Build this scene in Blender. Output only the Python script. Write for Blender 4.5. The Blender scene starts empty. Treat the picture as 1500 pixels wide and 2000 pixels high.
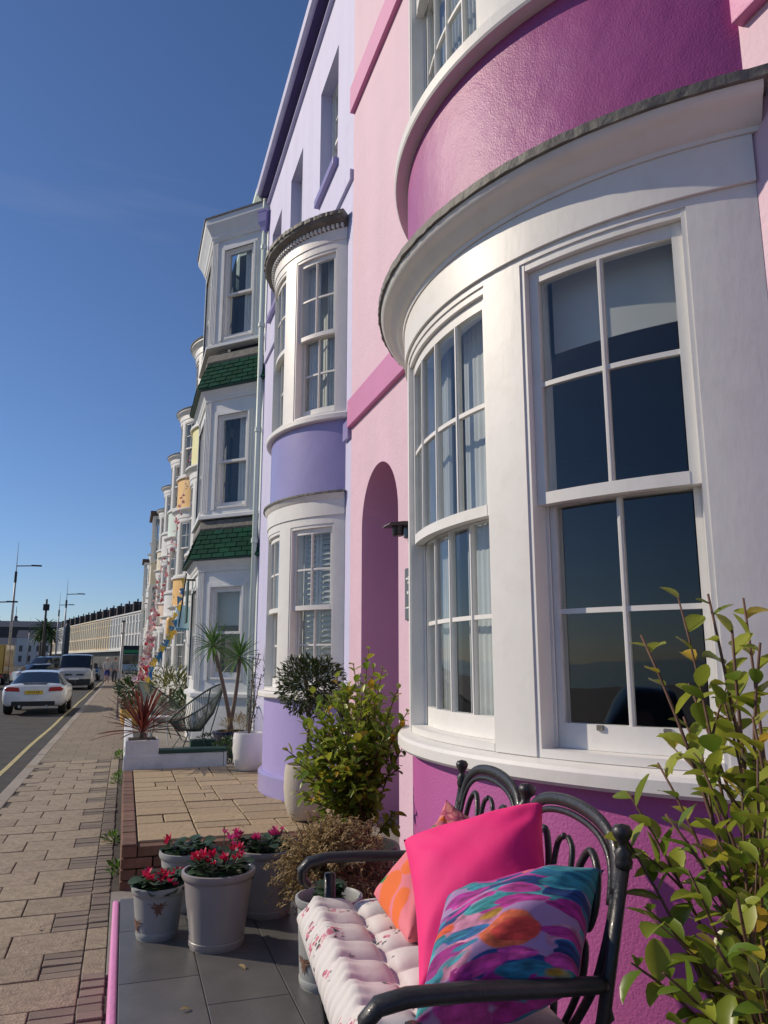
import bpy, bmesh, math, random
from math import sin, cos, pi, radians as rad, sqrt, atan2
from mathutils import Vector, Matrix, Euler
random.seed(7)
SC = bpy.context.scene
COL = SC.collection
# ------------------------------------------------------------------ camera
H = 1.56                                   # eye height above the pavement
PITCH = math.atan(290/1502.); YAW = math.atan(505/math.hypot(1502, 290))
cam = bpy.data.cameras.new('camera'); camo = bpy.data.objects.new('camera', cam); COL.objects.link(camo)
cam.sensor_fit = 'VERTICAL'; cam.sensor_height = 36; cam.lens = 36*1502/2000.
cam.clip_start = .05; cam.clip_end = 3000
camo.location = (0, 0, H); camo.rotation_euler = (pi/2+PITCH, 0, -YAW)
SC.camera = camo
# ------------------------------------------------------------------ sky and sun
SUN_AZ = 33.; SUN_EL = 29.                 # azimuth counted from -X (sea side) towards +Y
sdir = Vector((-cos(rad(SUN_AZ))*cos(rad(SUN_EL)), sin(rad(SUN_AZ))*cos(rad(SUN_EL)), sin(rad(SUN_EL))))
W = bpy.data.worlds.new('World'); SC.world = W; W.use_nodes = True
wn = W.node_tree.nodes; wl = W.node_tree.links; wn.clear()
sky = wn.new('ShaderNodeTexSky'); sky.sky_type = 'NISHITA'; sky.sun_disc = False
sky.sun_elevation = rad(SUN_EL); sky.sun_rotation = atan2(sdir.x, sdir.y)
sky.altitude = 0; sky.air_density = 1.0; sky.dust_density = .12; sky.ozone_density = 5.0
bg = wn.new('ShaderNodeBackground'); bg.inputs[1].default_value = .083
wo = wn.new('ShaderNodeOutputWorld')
# thin cirrus: stretched noise over the whole sky
tc = wn.new('ShaderNodeTexCoord'); mp = wn.new('ShaderNodeMapping'); mp.inputs['Scale'].default_value = (1.6, 1.6, 14)
mp.inputs['Rotation'].default_value = (0, .06, .4)
nz = wn.new('ShaderNodeTexNoise'); nz.inputs['Scale'].default_value = 1.7; nz.inputs['Detail'].default_value = 7; nz.inputs['Roughness'].default_value = .55
cr = wn.new('ShaderNodeValToRGB'); cr.color_ramp.elements[0].position = .63; cr.color_ramp.elements[1].position = .92
cr.color_ramp.elements[1].color = (.09, .09, .09, 1)
mx = wn.new('ShaderNodeMixRGB'); mx.inputs[2].default_value = (6.5, 6.6, 6.9, 1)
wl.new(tc.outputs['Generated'], mp.inputs[0]); wl.new(mp.outputs[0], nz.inputs['Vector']); wl.new(nz.outputs[0], cr.inputs[0])
wl.new(cr.outputs[0], mx.inputs[0]); wl.new(sky.outputs[0], mx.inputs[1]); tint = wn.new('ShaderNodeMixRGB'); tint.blend_type = 'MULTIPLY'; tint.inputs[0].default_value = 1; tint.inputs[2].default_value = (.96, 1.0, 1.17, 1); wl.new(mx.outputs[0], tint.inputs[1]); wl.new(tint.outputs[0], bg.inputs[0]); wl.new(bg.outputs[0], wo.inputs[0])
sl = bpy.data.lights.new('sun', 'SUN'); sl.energy = 3.5; sl.angle = rad(.53); sl.color = (1, .865, .69)
so = bpy.data.objects.new('sun', sl); COL.objects.link(so); so.rotation_euler = (-sdir).to_track_quat('-Z', 'Y').to_euler()
so.location = (-20, 10, 30)
SC.view_settings.view_transform = 'Standard'; SC.view_settings.look = 'None'; SC.view_settings.gamma = 1
SC.view_settings.exposure = 0.0
SC.cycles.use_denoising = True
SC.cycles.max_bounces = 7; SC.cycles.transparent_max_bounces = 12

# ------------------------------------------------------------------ helpers
class MB:
    """collects geometry for one mesh object"""
    def __init__(s, M=None): s.v = []; s.f = []; s.M = M
    def add(s, vs, fs):
        o = len(s.v)
        if s.M is not None: vs = [s.M @ Vector(p) for p in vs]
        s.v += [tuple(p) for p in vs]; s.f += [tuple(i+o for i in q) for q in fs]; return s
    def box(s, x0, x1, y0, y1, z0, z1):
        return s.add([(x, y, z) for z in (z0, z1) for y in (y0, y1) for x in (x0, x1)],
                     [(0,2,3,1),(4,5,7,6),(0,1,5,4),(2,6,7,3),(0,4,6,2),(1,3,7,5)])
    def prism(s, poly, a, b, axis='x'):
        """extrude a 2-D polygon from a to b along an axis"""
        n = len(poly)
        def P(u, w, t): return {'x': (t,u,w), 'y': (u,t,w), 'z': (u,w,t)}[axis]
        vs = [P(u,w,a) for u,w in poly]+[P(u,w,b) for u,w in poly]
        return s.add(vs, [tuple(range(n)), tuple(range(2*n-1, n-1, -1))]+[(i,(i+1)%n,(i+1)%n+n,i+n) for i in range(n)])
    def tube(s, pts, r, seg=8, cap=True, flat=1.0):
        pts = [Vector(p) for p in pts]; n = len(pts)
        if not hasattr(r, '__len__'): r = [r]*n
        vs = []; up = None
        for i, p in enumerate(pts):
            t = (pts[min(i+1,n-1)]-pts[max(i-1,0)])
            t = t.normalized() if t.length > 1e-9 else Vector((0,0,1))
            if up is None:
                up = Vector((0,0,1)) if abs(t.z) < .9 else Vector((1,0,0))
            a = (up-t*up.dot(t)); a = a.normalized() if a.length > 1e-6 else t.orthogonal().normalized()
            up = a; b = t.cross(a)
            for k in range(seg):
                th = 2*pi*k/seg; vs.append(p+a*(r[i]*cos(th))+b*(r[i]*flat*sin(th)))
        fs = [(i*seg+k, i*seg+(k+1)%seg, (i+1)*seg+(k+1)%seg, (i+1)*seg+k) for i in range(n-1) for k in range(seg)]
        if cap: fs += [tuple(range(seg-1,-1,-1)), tuple((n-1)*seg+k for k in range(seg))]
        return s.add(vs, fs)
    def lathe(s, prof, c=(0,0,0), seg=20):
        vs = []; n = len(prof)
        for k in range(seg):
            th = 2*pi*k/seg
            vs += [(c[0]+r*cos(th), c[1]+r*sin(th), c[2]+z) for r, z in prof]
        fs = [(k*n+i, ((k+1)%seg)*n+i, ((k+1)%seg)*n+i+1, k*n+i+1) for k in range(seg) for i in range(n-1)]
        return s.add(vs, fs)
    def arc(s, prof, cx, cy, a0, a1, n=8):
        """closed (r,z) profile swept round a bow; 0 deg faces the sea (-X), + turns to -Y"""
        m = len(prof); vs = []
        for i in range(n+1):
            a = rad(a0+(a1-a0)*i/n)
            vs += [(cx-r*cos(a), cy-r*sin(a), z) for r, z in prof]
        fs = [(i*m+j, i*m+(j+1)%m, (i+1)*m+(j+1)%m, (i+1)*m+j) for i in range(n) for j in range(m)]
        fs += [tuple(range(m-1,-1,-1)), tuple(n*m+j for j in range(m))]
        return s.add(vs, fs)
    def arcbox(s, cx, cy, r0, r1, a0, a1, z0, z1, n=6):
        return s.arc([(r0,z0),(r1,z0),(r1,z1),(r0,z1)], cx, cy, a0, a1, n)
    def grid(s, fn, nu, nv, closed_u=False):
        vs = [fn(i/nu, j/nv) for i in range(nu+(0 if closed_u else 1)) for j in range(nv+1)]
        m = nv+1; N = nu if closed_u else nu+1
        return s.add(vs, [(i*m+j, ((i+1)%N)*m+j, ((i+1)%N)*m+j+1, i*m+j+1) for i in range(nu) for j in range(nv)])
    def mesh(s, name, smooth=False, fix=True, bevel=0, auto=None):
        me = bpy.data.meshes.new(name); me.from_pydata(s.v, [], s.f)
        if fix or bevel:
            bm = bmesh.new(); bm.from_mesh(me)
            if fix: bmesh.ops.recalc_face_normals(bm, faces=bm.faces)
            if bevel: bmesh.ops.bevel(bm, geom=bm.edges[:], offset=bevel, segments=2 if bevel > .004 else 1, affect='EDGES', profile=.6)
            bm.to_mesh(me); bm.free()
        if smooth or auto:
            me.polygons.foreach_set('use_smooth', [True]*len(me.polygons))
            if auto: me.set_sharp_from_angle(angle=rad(auto))
        return me
    def build(s, name, mat, parent=None, smooth=False, fix=True, bevel=0, auto=None, loc=None):
        return ob(name, s.mesh(name, smooth, fix, bevel, auto), mat, parent, loc)
def ob(name, me, mat=None, parent=None, loc=None, rot=None, scale=None):
    o = bpy.data.objects.new(name, me)
    if mat is not None and me is not None and len(me.materials) == 0:
        for m in (mat if isinstance(mat, (list, tuple)) else [mat]): me.materials.append(m)
    COL.objects.link(o)
    if parent is not None: o.parent = parent
    if loc is not None: o.location = loc
    if rot is not None: o.rotation_euler = rot
    if scale is not None: o.scale = scale if hasattr(scale, '__len__') else (scale,)*3
    return o
def tag(o, label=None, cat=None, group=None, kind=None):
    if label: o['label'] = label
    if cat: o['category'] = cat
    if group: o['group'] = group
    if kind: o['kind'] = kind
    return o
def thing(name, label, cat, loc=(0,0,0), rotz=0, group=None):
    o = bpy.data.objects.new(name, None); COL.objects.link(o); o.location = loc; o.rotation_euler = (0,0,rotz)
    o.empty_display_size = .1
    return tag(o, label, cat, group)
def override(o, mat):
    """own material on an object that shares its mesh"""
    o.material_slots[0].link = 'OBJECT'; o.material_slots[0].material = mat

# ------------------------------------------------------------------ materials
def new_mat(name):
    m = bpy.data.materials.new(name); m.use_nodes = True
    n = m.node_tree.nodes; return m, n, m.node_tree.links, n['Principled BSDF']
def S(v): return tuple(((c/255.)/12.92 if c/255. <= .04045 else ((c/255.+.055)/1.055)**2.4) for c in v)
def mat(name, c, rough=.5, metal=0, var=.06, vscale=3., bump=0, bscale=60., bdet=4, coat=0, rnd=0, spec=.5, dirt=0, dcol=(.12,.10,.08), dscale=2.,
        streak=False, sss=0, gen=False, brush=0, bump2=0):
    m, n, l, b = new_mat(name); c = tuple(c)[:3]
    b.inputs['Roughness'].default_value = rough; b.inputs['Metallic'].default_value = metal
    b.inputs['Specular IOR Level'].default_value = spec
    if coat: b.inputs['Coat Weight'].default_value = coat; b.inputs['Coat Roughness'].default_value = .08
    t = n.new('ShaderNodeTexCoord'); out = t.outputs['Generated' if gen else 'Object']
    src = None
    if var or rnd:
        nz = n.new('ShaderNodeTexNoise'); nz.inputs['Scale'].default_value = vscale; nz.inputs['Detail'].default_value = 5
        if streak:
            mp = n.new('ShaderNodeMapping'); mp.inputs['Scale'].default_value = (1,1,.15); l.new(out, mp.inputs[0]); l.new(mp.outputs[0], nz.inputs['Vector'])
        else: l.new(out, nz.inputs['Vector'])
        hs = n.new('ShaderNodeHueSaturation'); hs.inputs['Color'].default_value = (*c, 1)
        mr = n.new('ShaderNodeMapRange'); mr.inputs[1].default_value = .25; mr.inputs[2].default_value = .75
        mr.inputs[3].default_value = 1-var; mr.inputs[4].default_value = 1+var; l.new(nz.outputs[0], mr.inputs[0])
        val = mr.outputs[0]
        if rnd:
            oi = n.new('ShaderNodeObjectInfo'); m2 = n.new('ShaderNodeMapRange'); m2.inputs[3].default_value = 1-rnd; m2.inputs[4].default_value = 1+rnd
            l.new(oi.outputs['Random'], m2.inputs[0]); mu = n.new('ShaderNodeMath'); mu.operation = 'MULTIPLY'
            l.new(val, mu.inputs[0]); l.new(m2.outputs[0], mu.inputs[1]); val = mu.outputs[0]
            m3 = n.new('ShaderNodeMapRange'); m3.inputs[3].default_value = .5-.007*(rnd/.2); m3.inputs[4].default_value = .5+.007*(rnd/.2)
            wnn = n.new('ShaderNodeMath'); wnn.operation = 'FRACT'; w2 = n.new('ShaderNodeMath'); w2.operation = 'MULTIPLY'; w2.inputs[1].default_value = 7.31
            l.new(oi.outputs['Random'], w2.inputs[0]); l.new(w2.outputs[0], wnn.inputs[0]); l.new(wnn.outputs[0], m3.inputs[0]); l.new(m3.outputs[0], hs.inputs['Hue'])
        l.new(val, hs.inputs['Value']); src = hs.outputs[0]
    if dirt:
        nd = n.new('ShaderNodeTexNoise'); nd.inputs['Scale'].default_value = dscale; nd.inputs['Detail'].default_value = 8; nd.inputs['Roughness'].default_value = .65
        l.new(out, nd.inputs['Vector'])
        rp = n.new('ShaderNodeMapRange'); rp.inputs[1].default_value = .5; rp.inputs[2].default_value = .75; rp.inputs[4].default_value = dirt; l.new(nd.outputs[0], rp.inputs[0])
        mixn = n.new('ShaderNodeMixRGB'); mixn.inputs[1].default_value = (*c,1); mixn.inputs[2].default_value = (*dcol,1); l.new(rp.outputs[0], mixn.inputs[0])
        if src: l.new(src, mixn.inputs[1])
        src = mixn.outputs[0]
    if src: l.new(src, b.inputs['Base Color'])
    else: b.inputs['Base Color'].default_value = (*c,1)
    if bump:
        nb = n.new('ShaderNodeTexNoise'); nb.inputs['Scale'].default_value = bscale; nb.inputs['Detail'].default_value = bdet; 
        if brush:
            mb_ = n.new('ShaderNodeMapping'); mb_.inputs['Scale'].default_value = (1,1,brush); l.new(out, mb_.inputs[0]); l.new(mb_.outputs[0], nb.inputs['Vector'])
        else: l.new(out, nb.inputs['Vector'])
        lo = None
        if bump2:
            n2 = n.new('ShaderNodeTexNoise'); n2.inputs['Scale'].default_value = 4.5; n2.inputs['Detail'].default_value = 3; l.new(out, n2.inputs['Vector']); b2_ = n.new('ShaderNodeBump'); b2_.inputs['Strength'].default_value = bump2; b2_.inputs['Distance'].default_value = .03; l.new(n2.outputs[0], b2_.inputs['Height']); lo = b2_.outputs[0]
        bp = n.new('ShaderNodeBump'); bp.inputs['Strength'].default_value = bump; bp.inputs['Distance'].default_value = .01
        l.new(nb.outputs[0], bp.inputs['Height']); l.new(bp.outputs[0], b.inputs['Normal'])
        if lo: l.new(lo, bp.inputs['Normal'])
    return m
def leafmat(name, c, c2, rough=.35, tr=.35, rnd=.25, yellow=0.):
    """leaf: gloss on top, light coming through; colour differs leaf to leaf"""
    m, n, l, b = new_mat(name)
    geo = n.new('ShaderNodeObjectInfo'); rp = n.new('ShaderNodeValToRGB')
    at = n.new('ShaderNodeAttribute'); at.attribute_name = 'leafrand'
    ad = n.new('ShaderNodeMath'); ad.operation = 'ADD'; fr = n.new('ShaderNodeMath'); fr.operation = 'FRACT'
    l.new(geo.outputs['Random'], ad.inputs[0]); l.new(at.outputs['Fac'], ad.inputs[1]); l.new(ad.outputs[0], fr.inputs[0]); l.new(fr.outputs[0], rp.inputs[0])
    e = rp.color_ramp.elements; e[0].color = (*c,1); e[1].position = .85; e[1].color = (*c2,1)
    if yellow:
        q = rp.color_ramp.elements.new(1-yellow); q.color = (*c2,1); q2 = rp.color_ramp.elements.new(1-yellow+.02); q2.color = (.55,.36,.03,1)
        e[len(e)-1].position = 1; e[len(e)-1].color = (.60,.34,.04,1)
    nz = n.new('ShaderNodeTexNoise'); nz.inputs['Scale'].default_value = 60; tcn = n.new('ShaderNodeTexCoord'); l.new(tcn.outputs['Object'], nz.inputs['Vector'])
    hs = n.new('ShaderNodeHueSaturation'); mr = n.new('ShaderNodeMapRange'); mr.inputs[3].default_value = .75; mr.inputs[4].default_value = 1.25
    l.new(nz.outputs[0], mr.inputs[0]); l.new(mr.outputs[0], hs.inputs['Value']); l.new(rp.outputs[0], hs.inputs['Color'])
    l.new(hs.outputs[0], b.inputs['Base Color']); b.inputs['Roughness'].default_value = rough
    tb = n.new('ShaderNodeBsdfTranslucent'); l.new(hs.outputs[0], tb.inputs['Color']); ms = n.new('ShaderNodeMixShader'); ms.inputs[0].default_value = tr
    l.new(b.outputs[0], ms.inputs[1]); l.new(tb.outputs[0], ms.inputs[2]); l.new(ms.outputs[0], n['Material Output'].inputs[0])
    return m
def glassmat(name, tint=(.82,.86,.86), ior=1.5, wave=.0):
    m, n, l, b = new_mat(name); n.remove(b)
    tr = n.new('ShaderNodeBsdfTransparent'); tr.inputs[0].default_value = (*tint,1); g = n.new('ShaderNodeBsdfGlossy'); g.inputs['Roughness'].default_value = .015
    ge = n.new('ShaderNodeNewGeometry'); dt_ = n.new('ShaderNodeVectorMath'); dt_.operation = 'DOT_PRODUCT'; l.new(ge.outputs['Incoming'], dt_.inputs[0]); l.new(ge.outputs['Normal'], dt_.inputs[1])
    ab = n.new('ShaderNodeMath'); ab.operation = 'ABSOLUTE'; l.new(dt_.outputs['Value'], ab.inputs[0]); iv = n.new('ShaderNodeMath'); iv.operation = 'SUBTRACT'; iv.inputs[0].default_value = 1; l.new(ab.outputs[0], iv.inputs[1])
    fz = n.new('ShaderNodeMath'); fz.operation = 'POWER'; fz.inputs[1].default_value = 5; l.new(iv.outputs[0], fz.inputs[0])
    mu = n.new('ShaderNodeMath'); mu.operation = 'MULTIPLY_ADD'; mu.inputs[1].default_value = .95; mu.inputs[2].default_value = .045; mu.use_clamp = True
    l.new(fz.outputs[0], mu.inputs[0]); ms = n.new('ShaderNodeMixShader'); l.new(mu.outputs[0], ms.inputs[0]); l.new(tr.outputs[0], ms.inputs[1]); l.new(g.outputs[0], ms.inputs[2])
    if wave:
        t = n.new('ShaderNodeTexCoord'); nz = n.new('ShaderNodeTexNoise'); nz.inputs['Scale'].default_value = 4; nz.inputs['Detail'].default_value = 1; l.new(t.outputs['Object'], nz.inputs['Vector'])
        bp = n.new('ShaderNodeBump'); bp.inputs['Strength'].default_value = wave; bp.inputs['Distance'].default_value = .02; l.new(nz.outputs[0], bp.inputs['Height'])
        l.new(bp.outputs[0], g.inputs['Normal'])
    l.new(ms.outputs[0], n['Material Output'].inputs[0]); return m
M = {}
M['pink'] = mat('pale pink render', (.70,.485,.58), .65, bump=.35, bscale=35, bump2=.3, dirt=.16, dcol=(.44,.31,.36), dscale=2.4, var=.05, vscale=2.5, streak=True)
M['pink2'] = mat('dusky pink band', (.60,.20,.40), .5, bump=.2, bscale=45, var=.05)
M['magenta'] = mat('magenta render', (.37,.075,.26), .47, bump=.26, bscale=130, bdet=7, var=.13, bump2=.35, dirt=.25, dcol=(.30,.14,.26), dscale=3)
M['magbase'] = mat('bright magenta render', (.50,.12,.36), .45, bump=.3, bscale=110, bdet=6, var=.06)
M['plum'] = mat('arch paint', (.66,.37,.55), .5, bump=.15, bscale=40, var=.04)
M['lav'] = mat('lavender render', (.56,.55,.76), .6, bump=.25, bscale=40, bump2=.25, dirt=.14, dcol=(.40,.38,.46), dscale=2.2, var=.06, streak=True)
M['lav2'] = mat('deep lavender gloss', (.35,.31,.56), .24, bump=.3, bscale=7, bdet=4, var=.06)
M['violet'] = mat('dark violet trim', (.075,.05,.20), .35, var=.08)
M['white'] = mat('white gloss paint', (.80,.785,.745), .45, bump=.07, bscale=45, bdet=6, brush=.25, bump2=.08, var=.03, vscale=4, dirt=.20, dcol=(.50,.45,.36), dscale=9, spec=.4)
M['white2'] = mat('off white paint', (.74,.73,.69), .45, bump=.15, bscale=30, var=.05, dirt=.15, dcol=(.40,.37,.30), dscale=3)
M['greywhite'] = mat('pale grey-white timber', (.75,.76,.74), .45, bump=.12, bscale=25, var=.05, dirt=.18, dcol=(.35,.33,.30), dscale=4)
M['mint'] = mat('pale mint render', (.66,.76,.66), .5, bump=.2, bscale=40, var=.05)
M['green'] = mat('dark green tile', (.006,.060,.036), .8, bump=.3, bscale=50, rnd=.25, spec=.08, var=.1)
M['greenp'] = mat('dark green paint', (.010,.055,.038), .5, var=.08)
M['lead'] = mat('weathered lead', (.13,.125,.11), .65, bump=.6, bscale=30, var=.25, vscale=8, dirt=.6, dcol=(.32,.31,.26), dscale=14)
M['slate'] = mat('grey slate', (.13,.13,.135), .55, bump=.4, bscale=40, var=.2, vscale=10)
M['glass'] = glassmat('window glass', (.93,.95,.95), wave=.05)
M['glass2'] = glassmat('far window glass', (.8,.83,.84))
M['black'] = mat('black cast metal', (.022,.022,.023), .42, metal=.1, bump=.2, bscale=70, var=.3, vscale=25, coat=.10, dirt=.35, dcol=(.06,.058,.055), dscale=12)
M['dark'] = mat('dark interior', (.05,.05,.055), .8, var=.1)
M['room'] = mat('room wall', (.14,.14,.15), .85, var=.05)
M['ceil'] = mat('ceiling', (.42,.42,.42), .9, var=.03)
M['blind'] = mat('roller blind', (.62,.62,.60), .8, var=.03)
M['curtain'] = mat('grey curtain', (.50,.52,.53), .8, var=.12, vscale=5)
M['sheer'] = mat('pale curtain', (.72,.72,.69), .8, var=.08, vscale=5)
# ------------------------------------------------------------------ the ground
M['asphalt'] = mat('asphalt', (.050,.047,.045), .9, bump=.7, bscale=150, var=.3, vscale=2.2, dirt=.35, dcol=(.09,.083,.075), dscale=.7)
M['slab'] = mat('buff concrete paving', (.335,.272,.195), .9, bump=.9, bscale=75, bdet=8, var=.26, vscale=26, rnd=.10, dirt=.8, dcol=(.15,.122,.09), dscale=9)
M['pbrick'] = mat('brown paving brick', (.215,.175,.135), .85, bump=.5, bscale=90, var=.15, vscale=18, rnd=.14, dirt=.3, dcol=(.10,.085,.07), dscale=14)
M['mortar'] = mat('dirty joint', (.075,.062,.05), .95, bump=.6, bscale=60, var=.25, vscale=10)
M['kerb'] = mat('kerb stone', (.33,.285,.235), .8, bump=.4, bscale=70, var=.12, vscale=10, rnd=.1, dirt=.3, dcol=(.15,.13,.11), dscale=8)
M['yline'] = mat('yellow road paint', (.52,.44,.20), .7, bump=.3, bscale=80, var=.1, dirt=.5, dcol=(.16,.15,.12), dscale=16)
M['gtile'] = mat('grey porcelain tile', (.115,.114,.11), .36, bump=.10, bscale=40, var=.14, vscale=7, rnd=.10, dirt=.25, dcol=(.18,.17,.155), dscale=5)
M['grout'] = mat('pale grout', (.20,.19,.17), .9, var=.15)
M['pinkrim'] = mat('bright pink masonry paint', (.74,.27,.52), .5, bump=.35, bscale=50, var=.05, dirt=.12, dcol=(.4,.25,.3))
M['rbrick'] = mat('red brown brick', (.165,.085,.055), .85, bump=.5, bscale=80, var=.18, vscale=14, rnd=.22, dirt=.25, dcol=(.30,.22,.17), dscale=9)
M['ston'] = mat('buff riven paving', (.385,.295,.175), .85, bump=.7, bscale=28, bdet=8, var=.18, vscale=10, rnd=.12, dirt=.7, dcol=(.22,.16,.105), dscale=12)
M['conc'] = mat('concrete', (.27,.25,.22), .9, bump=.4, bscale=50, var=.12, vscale=4)
M['prom'] = mat('promenade paving', (.30,.27,.24), .9, var=.1, vscale=.5)
M['earth'] = mat('far ground', (.10,.09,.075), .95, var=.2, vscale=.02)
M['seaw'] = mat('sea', (.03,.07,.10), .12, bump=.4, bscale=1.2, var=.1, vscale=.1)
def struct(name, mb, m, parent=None, **k):
    o = mb.build(name, m, parent, **k)
    if parent is None: o['kind'] = 'structure'
    return o
struct('ground', MB().box(-400, 900, -300, 1500, -.9, -.19), M['earth'])
struct('sea', MB().box(-1500, -40, -900, 1500, -.95, -.18), M['seaw'])
struct('road', MB().box(-14.5, -1.325, -25, 78.5, -.185, -.10).box(-34, 14, 78.5, 262, -.185, -.101), M['asphalt'])
struct('promenade', MB().box(-40, -14.5, -25, 78.5, -.186, .02), M['prom'])
pv = struct('pavement', MB().box(-1.172, 1.9, -6, 78, -.18, -.010), M['mortar'])
# far stretch of the pavement where single pieces can no longer be told apart
def paving_far():
    m, n, l, b = new_mat('far paving'); t = n.new('ShaderNodeTexCoord'); mp = n.new('ShaderNodeMapping'); mp.inputs['Location'].default_value = (.12, -.27, 0)
    br = n.new('ShaderNodeTexBrick'); br.inputs['Scale'].default_value = 1; br.inputs['Brick Width'].default_value = .4; br.inputs['Row Height'].default_value = .363
    br.inputs['Mortar Size'].default_value = .006; br.inputs['Color1'].default_value = (.36,.29,.21,1); br.inputs['Color2'].default_value = (.30,.245,.175,1); br.inputs['Mortar'].default_value = (.15,.12,.095,1)
    l.new(t.outputs['Object'], mp.inputs[0]); l.new(mp.outputs[0], br.inputs[0])
    nz = n.new('ShaderNodeTexNoise'); nz.inputs['Scale'].default_value = 6; nz.inputs['Detail'].default_value = 6; l.new(t.outputs['Object'], nz.inputs['Vector'])
    mx = n.new('ShaderNodeMixRGB'); mx.blend_type = 'MULTIPLY'; mx.inputs[0].default_value = .5; l.new(br.outputs[0], mx.inputs[1]); l.new(nz.outputs[0], mx.inputs[2])
    l.new(mx.outputs[0], b.inputs['Base Color']); b.inputs['Roughness'].default_value = .9; return m
M['farpave'] = paving_far()
YFAR = 3.07+.363*29
MB().box(-1.17, .05, YFAR, 78, -.009, 0).build('paving_surface', M['farpave'], pv)
# near stretch: slabs laid in stretcher bond, half-slab gaps filled with four small bricks, a brick strip at the wall
def piece(lx, ly, lz, bev=.004): return MB().box(-lx/2, lx/2, -ly/2, ly/2, -lz, 0).mesh('piece', bevel=bev)
slabm = piece(.391, .354, .05, .006); slabm.materials.append(M['slab'])
brk = piece(.194, .083, .05, .004); brk.materials.append(M['pbrick'])
stripb = piece(.112, .083, .05, .004); stripb.materials.append(M['pbrick'])
strips = piece(.112, .354, .05, .005); strips.materials.append(M['slab'])
rr = random.Random(3)
for r in range(29):
    y = 3.07+.363*r+.1815; A = r % 2 == 0
    def jz(): return rr.uniform(-.004, .003)
    xs = [-.12-.4*k-.2 for k in range(3)] if not A else [-.32-.4*k-.2 for k in range(2)]
    if (3.07+.363*r) < 2.6: continue
    for x in xs:
        ob('slab', slabm, None, pv, (x, y, jz()), (rr.uniform(-.006,.006), rr.uniform(-.006,.006), rr.uniform(-.006,.006)))
    if A:
        for k in range(4): ob('brick', brk, None, pv, (-.22, y-.1361+.0907*k, jz()-.003), (0, rr.uniform(-.01,.01), rr.uniform(-.01,.01)))
        for k in range(4):
            if rr.random() < .5: ob('brick', brk, None, pv, (-1.07, y-.1361+.0907*k, jz()))
    # strip beside the platform wall
    if r in (4, 5, 12) or r > 20:
        ob('slab', strips, None, pv, (-.061, y, jz()))
    else:
        for k in range(4):
            ob('brick', stripb, None, pv, (-.061+rr.uniform(-.004,.004), y-.1361+.0907*k, jz()+(.004 if rr.random() < .3 else 0)), (rr.uniform(-.02,.02), rr.uniform(-.03,.03), rr.uniform(-.02,.02)))
kb = piece(.148, .905, .16, .012); kb.materials.append(M['kerb'])
kr = tag(MB().box(-1.32, -1.18, -6, 78, -.17, -.05).build('kerb', M['kerb']), kind='structure')
for k in range(40): ob('kerb_stone', kb, None, kr, (-1.248, 3.2+.915*k, .004+rr.uniform(-.003,.003)))
MB().box(-1.322, -1.174, 39.4, 78, -.049, .004).build('kerb_run', M['kerb'], kr)
yl = MB()
for k in range(130):                       # worn, slightly wandering hand-laid line
    y0 = 3+k*1.2; o = .012*sin(k*.9); o2 = .012*sin((k+1)*.9)
    if y0 < 76: yl.add([(-1.72+o,y0,-.096),(-1.645+o,y0,-.096),(-1.645+o2,y0+1.2,-.096),(-1.72+o2,y0+1.2,-.096)], [(0,1,2,3)])
struct('road_marking', yl, M['yline'])
# --- tiled platform in front of the pink house
tp = struct('tiled_platform', MB().box(.044, 1.877, -1.2, 4.45, -.005, .350), M['grout'])
MB().box(.012, .0435, -1.2, 4.452, 0, .357).build('edge_wall', M['pinkrim'], tp, bevel=.011, smooth=True)
tilem = piece(.2965, .5965, .014, .0015); tilem.materials.append(M['gtile'])
tilecut = {}
for c in range(7):
    x0 = .046+.30*c; off = 3.33 if c % 2 == 0 else 3.05
    ks = range(-7, 3)
    for k in ks:
        a = off+.6*k; b2 = min(a+.6, 4.445); x1 = min(x0+.30, 1.876)
        if a < .6 or a > 4.4: continue
        if b2-a > .59 and x1-x0 > .29: ob('tile', tilem, None, tp, ((x0+x1)/2, (a+b2)/2, .362))
        else: ob('tile', MB().box(x0+.0018, x1-.0018, a+.0018, b2-.0018, .348, .362).mesh('tile'), M['gtile'], tp)
struct('path', MB().box(.0, 1.877, 4.452, 5.93, -.009, .012), M['conc'])
# --- brick-edged paved terrace of the pink and lilac houses
tr = struct('paved_terrace', MB().box(.075, 1.95, 5.99, 9.93, -.008, .285), M['mortar'])
cb = piece(.098, .205, .066, .004); cb.materials.append(M['rbrick'])
for k in range(18): ob('brick', cb, None, tr, (.102, 6.045+.2155*k, .305+rr.uniform(-.003,.002)), (0, 0, rr.uniform(-.012,.012)))
fb = MB().box(-.1025, .1025, -.05, .05, -.033, .033).mesh('brick', bevel=.004); fb.materials.append(M['rbrick'])
for c in range(4):
    for k in range(9):
        x = .155+.2155*k+(.10775 if c % 2 else 0)
        if x < 1.88: ob('brick', fb, None, tr, (x, 5.985+rr.uniform(-.003,.003), .035+.0735*c))
    if c % 2: ob('brick', MB().box(.053,.153,5.936,6.03,.002+.0735*c,.068+.0735*c).mesh('brick', bevel=.004), M['rbrick'], tr)
fb2 = MB().box(-.05, .05, -.1025, .1025, -.033, .033).mesh('brick', bevel=.004); fb2.materials.append(M['rbrick'])
for c in range(3):
    for k in range(18): ob('brick', fb2, None, tr, (.102, 6.09+.2155*k+(.1 if c % 2 else 0), .035+.0735*c))
cell = .107; NX, NY = 16, 36; occ = [[False]*NY for _ in range(NX)]; x00, y00 = .158, 6.035
def fits(i, j, w, hh): return i+w <= NX and j+hh <= NY and not any(occ[a][b] for a in range(i, i+w) for b in range(j, j+hh))
pm = {}
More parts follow.
